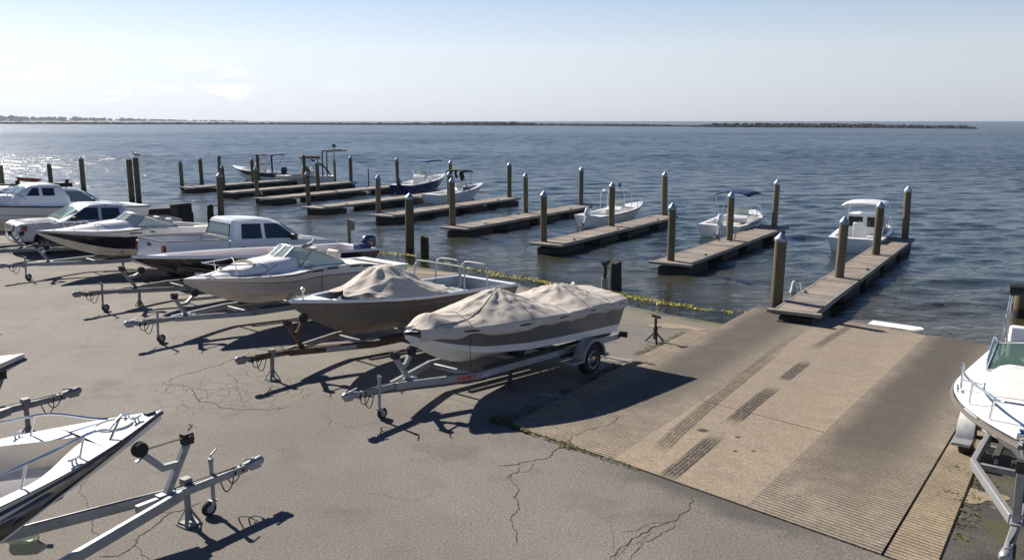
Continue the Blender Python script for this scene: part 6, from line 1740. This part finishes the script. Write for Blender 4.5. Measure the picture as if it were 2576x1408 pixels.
g = MB(); g.box((.15, -.02, h_ - .30), (.22, .26, .44)); g.build('box', 'dock_beam', t, bevel=.015); g = MB(); g.slab([Vector((.02, -.155, h_ - .04)), Vector((.30, -.155, h_ - .10)), Vector((.30, .12, h_ - .10)), Vector((.02, .12, h_ - .04))], .02); g.build('lid', 'post_wood', t)
p = on_ground(850, 632); h_ = ht(p, 632, 604); g = MB(); g.lathe([(.075, -.3), (.07, h_ - .02), (.05, h_), (.004, h_ + .01)], 12); tag(g.build('bollard', 'post_yellow', loc=p), 'short yellow bollard right of the pickup bumper', 'bollard')
p = on_ground(1520, 740); h_ = ht(p, 740, 657)
t = thing('iron_post', 'dark iron post with a black lamp head behind the covered boat', 'post', p)
g = MB(); g.box((0, 0, h_ * .24), (.20, .16, h_ * .5)); g.build('base', 'galvanised_dull', t, bevel=.01)
g = MB(); g.tube([(0, 0, h_ * .4), (.02, 0, h_ * .75), (.01, 0, h_ * .92)], .065, 8); g.build('post', 'dark_iron', t)
g = MB(); g.lathe([(.05, h_ * .86), (.14, h_ * .9), (.15, h_ * .97), (.05, h_)], 10); g.tube([(-.12, 0, h_ * .96), (.2, 0, h_ * .99)], .04, 6); g.build('lamp_head', 'outboard_black', t)
p = on_ground(1648, 862); h_ = ht(p, 862, 795)
t = thing('jack_stand', 'rusty tripod jack stand alone between covered boat and ramp', 'jack stand', p)
g = MB(); g.tube([(0, 0, .12), (0, 0, h_ - .05)], .035, 8); g.tube([(0, 0, .1), (0, 0, h_ * .6)], .055, 8); g.build('column', 'dark_iron', t)
for k in range(3):
    a = k * 2.094 + .5; g = MB(); g.bar((0, 0, h_ * .42), (math.cos(a) * .26, math.sin(a) * .26, .02), .05, .03); g.build('leg', 'dark_iron', t)
g = MB(); g.box((0, 0, h_), (.24, .14, .05), Matrix.Rotation(.25, 3, 'Y')); g.tube([(0, 0, h_ * .6), (.16, 0, h_ * .62)], .016, 6); g.build('head_plate', 'dark_iron', t, bevel=.008)
p = at(1994, 736, WATER_Z)
t = thing('mooring_float', 'white bottle shaped float tethered left of the ramp dock', 'float', p)
g = MB(); g.lathe([(.03, -.10), (.10, -.04), (.115, .04), (.095, .13), (.075, .26), (.07, .36), (.05, .42), (.01, .44)], 14, Matrix.Rotation(.06, 3, 'Y')); g.build('body', 'gelcoat_white', t)
q = at(2030, 735, -.5); g = MB(); g.tube(catmull([(.02, 0, .42), (.25, .0, .34), ((q.x - p.x) * .6, (q.y - p.y) * .6, .36), (q.x - p.x, q.y - p.y, q.z - p.z + .02)], 6), .009, 5); g.build('tether', 'rope', t)
def gull(label, loc, yaw, s=1.):
    t = thing('gull', label, 'bird', loc); t.rotation_euler = (0, 0, yaw)
    g = MB(); pr = [(-.26, .03, .012, .006), (-.17, .05, .03, .022), (-.06, .07, .07, .068), (.05, .09, .075, .078), (.12, .13, .06, .062), (.155, .18, .04, .042), (.17, .22, .042, .042), (.20, .25, .036, .036), (.235, .245, .016, .014), (.29, .235, .004, .004)]
    rows = [[Vector((x, ry * math.cos(a), z + .09 + rz * math.sin(a))) * s for a in [2 * math.pi * k / 12 for k in range(13)]] for x, z, ry, rz in pr]
    g.grid(rows); g.build('body', 'gull_white', t, angle=80)
    for sd in (1, -1):
        g = MB(); rows = [[Vector((x, sd * (w_ * (1.03 - .25 * abs(k - 1))), z + .09 + dz)) * s for k, dz in ((0, .05), (1, .0), (2, -.045))] for x, w_, z in ((.11, .05, .10), (.03, .080, .10), (-.08, .075, .085), (-.2, .045, .06), (-.33, .015, .045))]
        g.grid(rows, flip=sd < 0); g.build('wing', 'gull_grey', t, angle=80, solid=.01)
        g = MB(); g.tube([Vector((.03, sd * .03, 0)) * s, Vector((.01, sd * .03, .10)) * s], .008 * s, 5); g.build('leg', 'post_yellow', t)
    return t
p = at(350, 512, WATER_Z); hh = ht(p, 512, 400); gull('grey gull perched on the right one of the two close pilings', (p.x, p.y, WATER_Z + hh), 2.6, 1.5)
d_ = Matrix.Rotation(R(RW4.h), 4, 'Z'); wpt = b4.matrix_basis @ Vector((3.05, -.70, h4.gz(3.05 / 6.25) + .46)); gull('white gull standing on the windshield of the beige and white boat', (wpt.x, wpt.y, wpt.z), 1.0, .8)
# plastic jug under the nearest boat
p = on_ground(62, 1362); t = thing('plastic_jug', 'clear plastic jug lying on the asphalt under the nearest boat', 'jug', (p.x, p.y, .13)); t.rotation_euler = (R(8), R(84), R(20))
g = MB(); g.lathe([(.10, -.17), (.13, -.15), (.135, 0), (.13, .08), (.06, .16), (.035, .18), (.035, .22)], 18); g.build('body', 'clear_plastic', t); g = MB(); g.lathe([(.04, .21), (.04, .25), (.01, .252)], 12); g.build('lid', 'gelcoat_white', t)
g = MB(); g.tube(catmull([(.07, 0, .15), (.14, 0, .13), (.15, 0, .05), (.13, 0, .0)], 5), .014, 6); g.build('handle', 'clear_plastic', t)
# dark blocks of spare dock float, and a bulkhead, by the shore at the left
for (x, y, sx, sy, sz, ang, lab) in ((-20.0, 47.6, 1.35, .9, .9, 30, 'flat topped dark float block on the shore behind the silver pickup'), (-19.6, 50.0, .95, .9, 1.15, 55, 'upright dark float block right of the other one, behind the silver pickup')):
    g = MB(); g.box((0, 0, sz / 2), (sx, sy, sz)); o = g.build('dock_float_block', 'rubber', loc=(x, y, ground_z(x, y)), bevel=.10); o.rotation_euler = (0, 0, R(ang)); tag(o, lab, 'float block', 'spare dock floats on the shore')
p = at(50, 500, -.6); th = thing('bulkhead', 'dark timber bulkhead at the water at the far left edge', 'bulkhead', (p.x, p.y, -1.)); th.rotation_euler = (0, 0, R(20))
for k in range(3):
    g = MB(); g.box((0, 0, .25 + k * .5), (7.0, .35, .49)); g.build('timber', 'float_dark', th, bevel=.02)
for k in (-3.2, 0, 3.2):
    g = MB(); g.box((k, -.25, .8), (.25, .2, 1.9)); g.build('upright', 'stump_wood', th, bevel=.02)
hK = Hull(3.2, 1.2, .42, .55, rake=.35, chine=.7, drz=.15); t = thing('red_dinghy', 'small red dinghy on top of the dark bulkhead at far left', 'dinghy', (p.x + 1.41, p.y + .51, .53)); t.rotation_euler = (.25, -.12, R(200)); t.scale = (.5, .5, .5)
g = MB(); hK.skin(g, [(0, .5, 0), (.5, 1, 0)], n=20, strakes=False); g.build('hull', plain('dinghy_red', (.34, .05, .035), .45), t, angle=30); rub_rail(hK, t, 'gelcoat_white', .03); g = MB(); well(hK, .08, .98, .04, .12, g); g.build('interior', ['gelcoat_white', 'nonskid_grey'], t)
# mooring lines
for (xa, ya, za, xb, yb, lab) in ((1452, 556, -.2, 1476, 600, 'dark mooring line from the white hoop frame boat to its dock'), (1852, 585, -.2, 1838, 606, 'dark mooring line of the navy sunshade boat'), (2205, 600, -.1, 2212, 635, 'dark mooring line of the pilothouse boat')):
    a, b_ = at(xa, ya, za), at(xb, yb, -.47); m_ = (a + b_) / 2 - Vector((0, 0, .25)); g = MB(); g.tube(catmull([a, m_, b_], 8), .022, 6); tag(g.build('mooring_line', 'dark_rope'), lab, 'rope')

# ---------------------------------------------------------------- the air over the bay
hm = bpy.data.materials.new('haze'); hm.use_nodes = True; hn = hm.node_tree; hn.nodes.clear()
ho = hn.nodes.new('ShaderNodeOutputMaterial'); hv = hn.nodes.new('ShaderNodeVolumePrincipled'); hv.inputs['Color'].default_value = (.80, .88, 1., 1); hv.inputs['Density'].default_value = .00006; hv.inputs['Anisotropy'].default_value = .2
hn.links.new(hv.outputs[0], ho.inputs['Volume']); MATS['haze'] = hm
g = MB(); g.box((0, 2900, 26), (14000, 7000, 64)); tag(g.build('haze', 'haze', angle=0), 'thin sea haze over the bay', kind='stuff')
